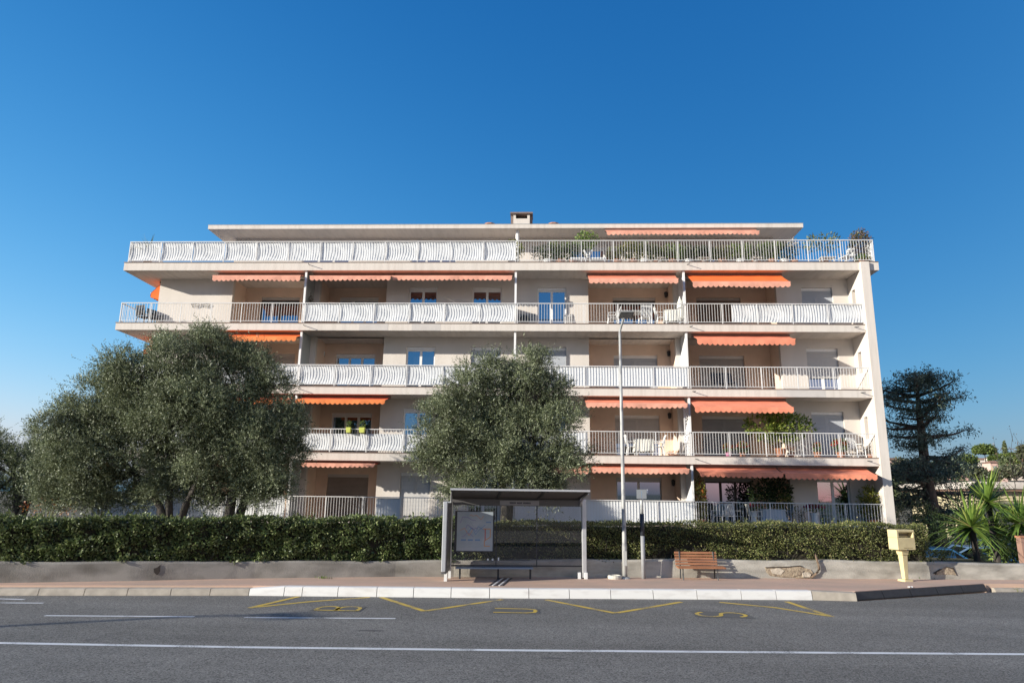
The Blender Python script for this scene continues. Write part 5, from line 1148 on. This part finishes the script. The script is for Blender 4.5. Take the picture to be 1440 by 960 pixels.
def table(px, k, y, py, w, d, label, cloth=None, m=None, h=.72):
    p = bpos(px, k, y, py); t = thing('balcony_table', p, label, 'table', 'balcony tables'); m = m or M_PLAST
    MB().box(p.x - w / 2, p.x + w / 2, p.y - d / 2, p.y + d / 2, p.z + h - .03, p.z + h).build('table_top', m, t, bevel=.008)
    for a in (-1, 1):
        for b in (-1, 1): MB().bar((p.x + a * (w / 2 - .06), p.y + b * (d / 2 - .06), p.z), (p.x + a * (w / 2 - .09), p.y + b * (d / 2 - .09), p.z + h - .03), .045, .045).build('leg', m, t)
    if cloth:
        g = MB(); n = 40; per = []
        for i in range(n):
            a = 2 * math.pi * i / n; cx_, sy_ = math.cos(a), math.sin(a); e = lambda v: math.copysign(abs(v) ** .4, v)
            per.append((e(cx_), e(sy_)))
        for j, (f, z) in enumerate(((1.01, h + .006), (1.03, h - .03), (1.06, h - .25), (1.08, h - .5))):
            for i, (u, v) in enumerate(per): wv = 1 + (.06 * math.sin(i * 1.9) * (j / 3)); g.v.append((p.x + u * w / 2 * f * wv, p.y + v * d / 2 * f * wv, p.z + z + (.02 * math.sin(i * 2.3) if j == 3 else 0)))
        g.f.append(tuple(range(n)))
        for j in range(3):
            for i in range(n): i2 = (i + 1) % n; g.f.append((j * n + i, j * n + i2, (j + 1) * n + i2, (j + 1) * n + i))
        c_ = g.build('tablecloth', cloth[0], org=(p.x, p.y, p.z + h), smooth=False); tag(c_, cloth[1], 'tablecloth')
    return t
M_CLOTH = mat('white_cloth', (.72, .70, .64), .9, var=.06, scale=5)
M_CHB = mat('black_weave', (.03, .03, .034), .7)
chair(203, 3, YF + .7, 448, 2.9, 'black high backed chair at the left corner of the fourth balcony', M_CHB); chair(219, 3, YF + 1.0, 448, 1.2, 'second dark chair behind the black one on the fourth balcony', M_CHB)
table(890, 3, YF + .75, 450, 1.5, .8, 'long white plastic table behind the lamp head on the fourth balcony'); chair(862, 3, YF + .7, 450, -1.6, 'white garden chair left of the long table on the fourth balcony'); chair(907, 3, YF + .6, 450, 3.3, 'white garden chair with its back to the rail at the long table'); chair(931, 3, YF + .6, 450, 1.5, 'white garden chair at the right end of the long table', group='balcony chairs')
table(945, 3, YF + .5, 448, .7, .5, 'small side table under a white cloth by the partition of the fourth balcony', (M_CLOTH, 'white cloth hanging over the small side table by the partition'))
# folded parasol wrapped in white by the partition
p = bpos(957, 3, YF + .38, 450); PR = thing('folded_parasol', p, 'folded white parasol leaning by the partition on the fourth balcony', 'parasol')
MB().lathe(p.x, p.y, [(.05, p.z + .3), (.16, p.z + .38), (.15, p.z + .7), (.1, p.z + 1.1), (.03, p.z + 1.28)], 9).build('cloth', M_CLOTH, PR); MB().tube([p, p + _Z * 1.35], .02, 8).build('pole', M_WHITE, PR); MB().lathe(p.x, p.y, [(.22, p.z), (.22, p.z + .05), (.05, p.z + .1)], 12).build('base', M_PLAST, PR)
# air conditioner box
p = bpos(741, 3, YF + .75, 450); AC = thing('air_conditioner', p, 'grey air conditioning unit beside the white glazed door of the fourth balcony', 'air conditioner')
MB().box(p.x - .38, p.x + .38, p.y - .15, p.y + .15, p.z + .06, p.z + .62).build('casing', mat('ac_grey', (.22, .23, .23), .6), AC, bevel=.015); MB().lathe(p.x, p.y, [(.01, 0), (.01, .001)], 3); MB().tube([(p.x - .1, p.y - .165, p.z + .34), (p.x - .1, p.y - .151, p.z + .34)], .22, 20).build('fan_grille', M_DARK, AC)
for a in (-.3, .25): MB().box(p.x + a, p.x + a + .05, p.y - .15, p.y + .15, p.z, p.z + .059).build('foot', M_DARK, AC)
p = bpos(800, 3, YW - .06, 450); VG = thing('folding_chair', Vector((p.x - .05, YW - .1, ZF[3])), 'folded white slatted chair leaning on the wall right of the glazed door', 'folding chair')
for i in range(5): MB().bar((p.x - .22 + i * .085, YW - .14, ZF[3]), (p.x - .22 + i * .085, YW - .03, ZF[3] + .8), .04, .02).build('slat', M_SHUT, VG)
for z in (.1, .7): MB().bar((p.x - .26, YW - .145 + z * .135, ZF[3] + z), (p.x + .16, YW - .145 + z * .135, ZF[3] + z), .02, .04).build('crosspiece', M_SHUT, VG)
# second floor furniture
table(905, 1, YF + .75, 630, .8, .7, 'square table under a white cloth on the second balcony left of the trellis', (M_CLOTH, 'white cloth draped over the square table on the second balcony')); chair(890, 1, YF + .7, 630, 1.6, 'white chair left of the square table on the second balcony'); chair(925, 1, YF + .7, 630, -1.6, 'white chair right of the square table on the second balcony')
chair(1205, 1, YF + .7, 632, .4, 'white chair beside the large geranium at the building end')
# white trellis at the partition of the second floor
p = Vector((DIVX[2] + .02, YF + .33, ZF[1] + .03)); TR = thing('white_trellis', p, 'white diamond trellis against the partition of the second balcony', 'trellis')
for i in range(16):
    z = ZF[1] + .05 + i * .13
    MB().bar((p.x - .22, YF + .20, z), (p.x + .04, YF + .20, min(z + .26, ZF[1] + 2.2)), .008, .022).build('lath', M_WHITE, TR); MB().bar((p.x + .04, YF + .212, z), (p.x - .22, YF + .212, min(z + .26, ZF[1] + 2.2)), .008, .022).build('lath', M_WHITE, TR)
MB().box(p.x - .25, p.x - .22, YF + .19, YF + .22, ZF[1] + .03, ZF[1] + 2.25).build('frame', M_WHITE, TR)
# third floor: chairs behind the rail
for px, lab in ((1012, 'left'), (1026, 'right')): chair(px, 2, YF + 1.0, 540, .2, 'dark blue %s chair behind the rail before the lowered shutter' % lab, mat('navy_weave', (.05, .06, .09), .7), arms=False)
# ground floor furniture
chair(1012, 0, YF + .8, 722, -.7, 'left white chair on the ground balcony before the open glazed door'); chair(1033, 0, YF + .7, 722, .5, 'right white chair on the ground balcony before the open glazed door')
table(1086, 0, YF + .65, 722, .95, .7, 'table under a pale cloth before the ficus bushes', (mat('pale_blue_cloth', (.45, .50, .56), .9), 'pale bluish cloth on the table before the ficus bushes')); chair(1102, 0, YF + .6, 722, -1.5, 'blue grey chair right of the cloth covered table', mat('blue_weave', (.16, .22, .3), .7)); chair(1062, 0, YF + .6, 722, 1.5, 'cream chair left of the cloth covered table', M_CLOTH)
# two white loungers on the terrace
for px, yw_, lab in ((812, .0, 'left'), (840, .1, 'right')):
    p = bpos(px, 4, YF + .55, 358); t = thing('sun_lounger', p, '%s white sun lounger beside the lemon tree on the roof terrace' % lab, 'lounger', 'terrace loungers')
    s = 1 if lab == 'right' else -1
    MB().hexa([(p.x + s * a, p.y + b, p.z + z) for a, b, z in ((-.4, -.28, .26), (.35, -.28, .26), (.35, .28, .26), (-.4, .28, .26), (-.4, -.28, .33), (.35, -.28, .33), (.35, .28, .33), (-.4, .28, .33))]).build('seat', M_PLAST, t)
    MB().hexa([(p.x + s * a, p.y + b, p.z + z) for a, b, z in ((-.42, -.28, .3), (-.36, -.28, .3), (-.36, .28, .3), (-.42, .28, .3), (-.66, -.28, .68), (-.6, -.28, .7), (-.6, .28, .7), (-.66, .28, .68))]).build('backrest', M_PLAST, t)
    for a in (-.35, .3):
        for b in (-.25, .25): MB().box(p.x + s * a - .02, p.x + s * a + .02, p.y + b - .02, p.y + b + .02, p.z, p.z + .259).build('leg', M_PLAST, t)
table(1162, 4, YF + .5, 360, .65, .5, 'low white table at the right end of the roof terrace', h=.36)
chair(1190, 4, YF + .6, 360, -1.2, 'white reclining chair beside the reddish corner bush on the terrace')

# ---- litter and weeds
p = at_z(1280.5, 826, Z_PAVE); g = MB(); g.grid(lambda u, v: (p.x + (u - .5) * .13, p.y + (v - .5) * .1, Z_PAVE + .006 + .03 * abs(math.sin(u * 5 + v * 3))), 5, 4)
tag(g.build('paper_scrap', M_PLAST, org=(p.x, p.y, Z_PAVE)), 'small crumpled scrap of white paper on the pavement below the letter box', 'litter')
def tuft(px, py, z, n, L, label):
    p = at_z(px, py, z); t = thing('weed_tuft', p, label, 'weed', 'weeds along kerb and wall'); P = np.array(p) + RNG.normal(size=(n, 3)) * np.array([.09, .035, 0]); D = unit(n) * .6 + np.array([0, 0, 1])
    leaf_obj('blades', P, D, RNG.uniform(.5, 1.1, n) * L, .014, L_YEL if z < .1 else L_GREEN, t)
tuft(1428, 831.5, .0, 120, .13, 'dry grass tuft growing at the kerb near the right edge')
tuft(1292, 813.5, Z_PAVE, 90, .12, 'weeds at the wall foot right of the letter box'); tuft(1302, 813.5, Z_PAVE, 70, .1, 'second clump of weeds at the wall foot left of the broken plaster')
tuft(455, 813.2, Z_PAVE, 60, .09, 'little weed at the foot of the stained wall left of the shelter'); tuft(905, 810.5, Z_PAVE, 50, .08, 'weed at the foot of the bus stop post')
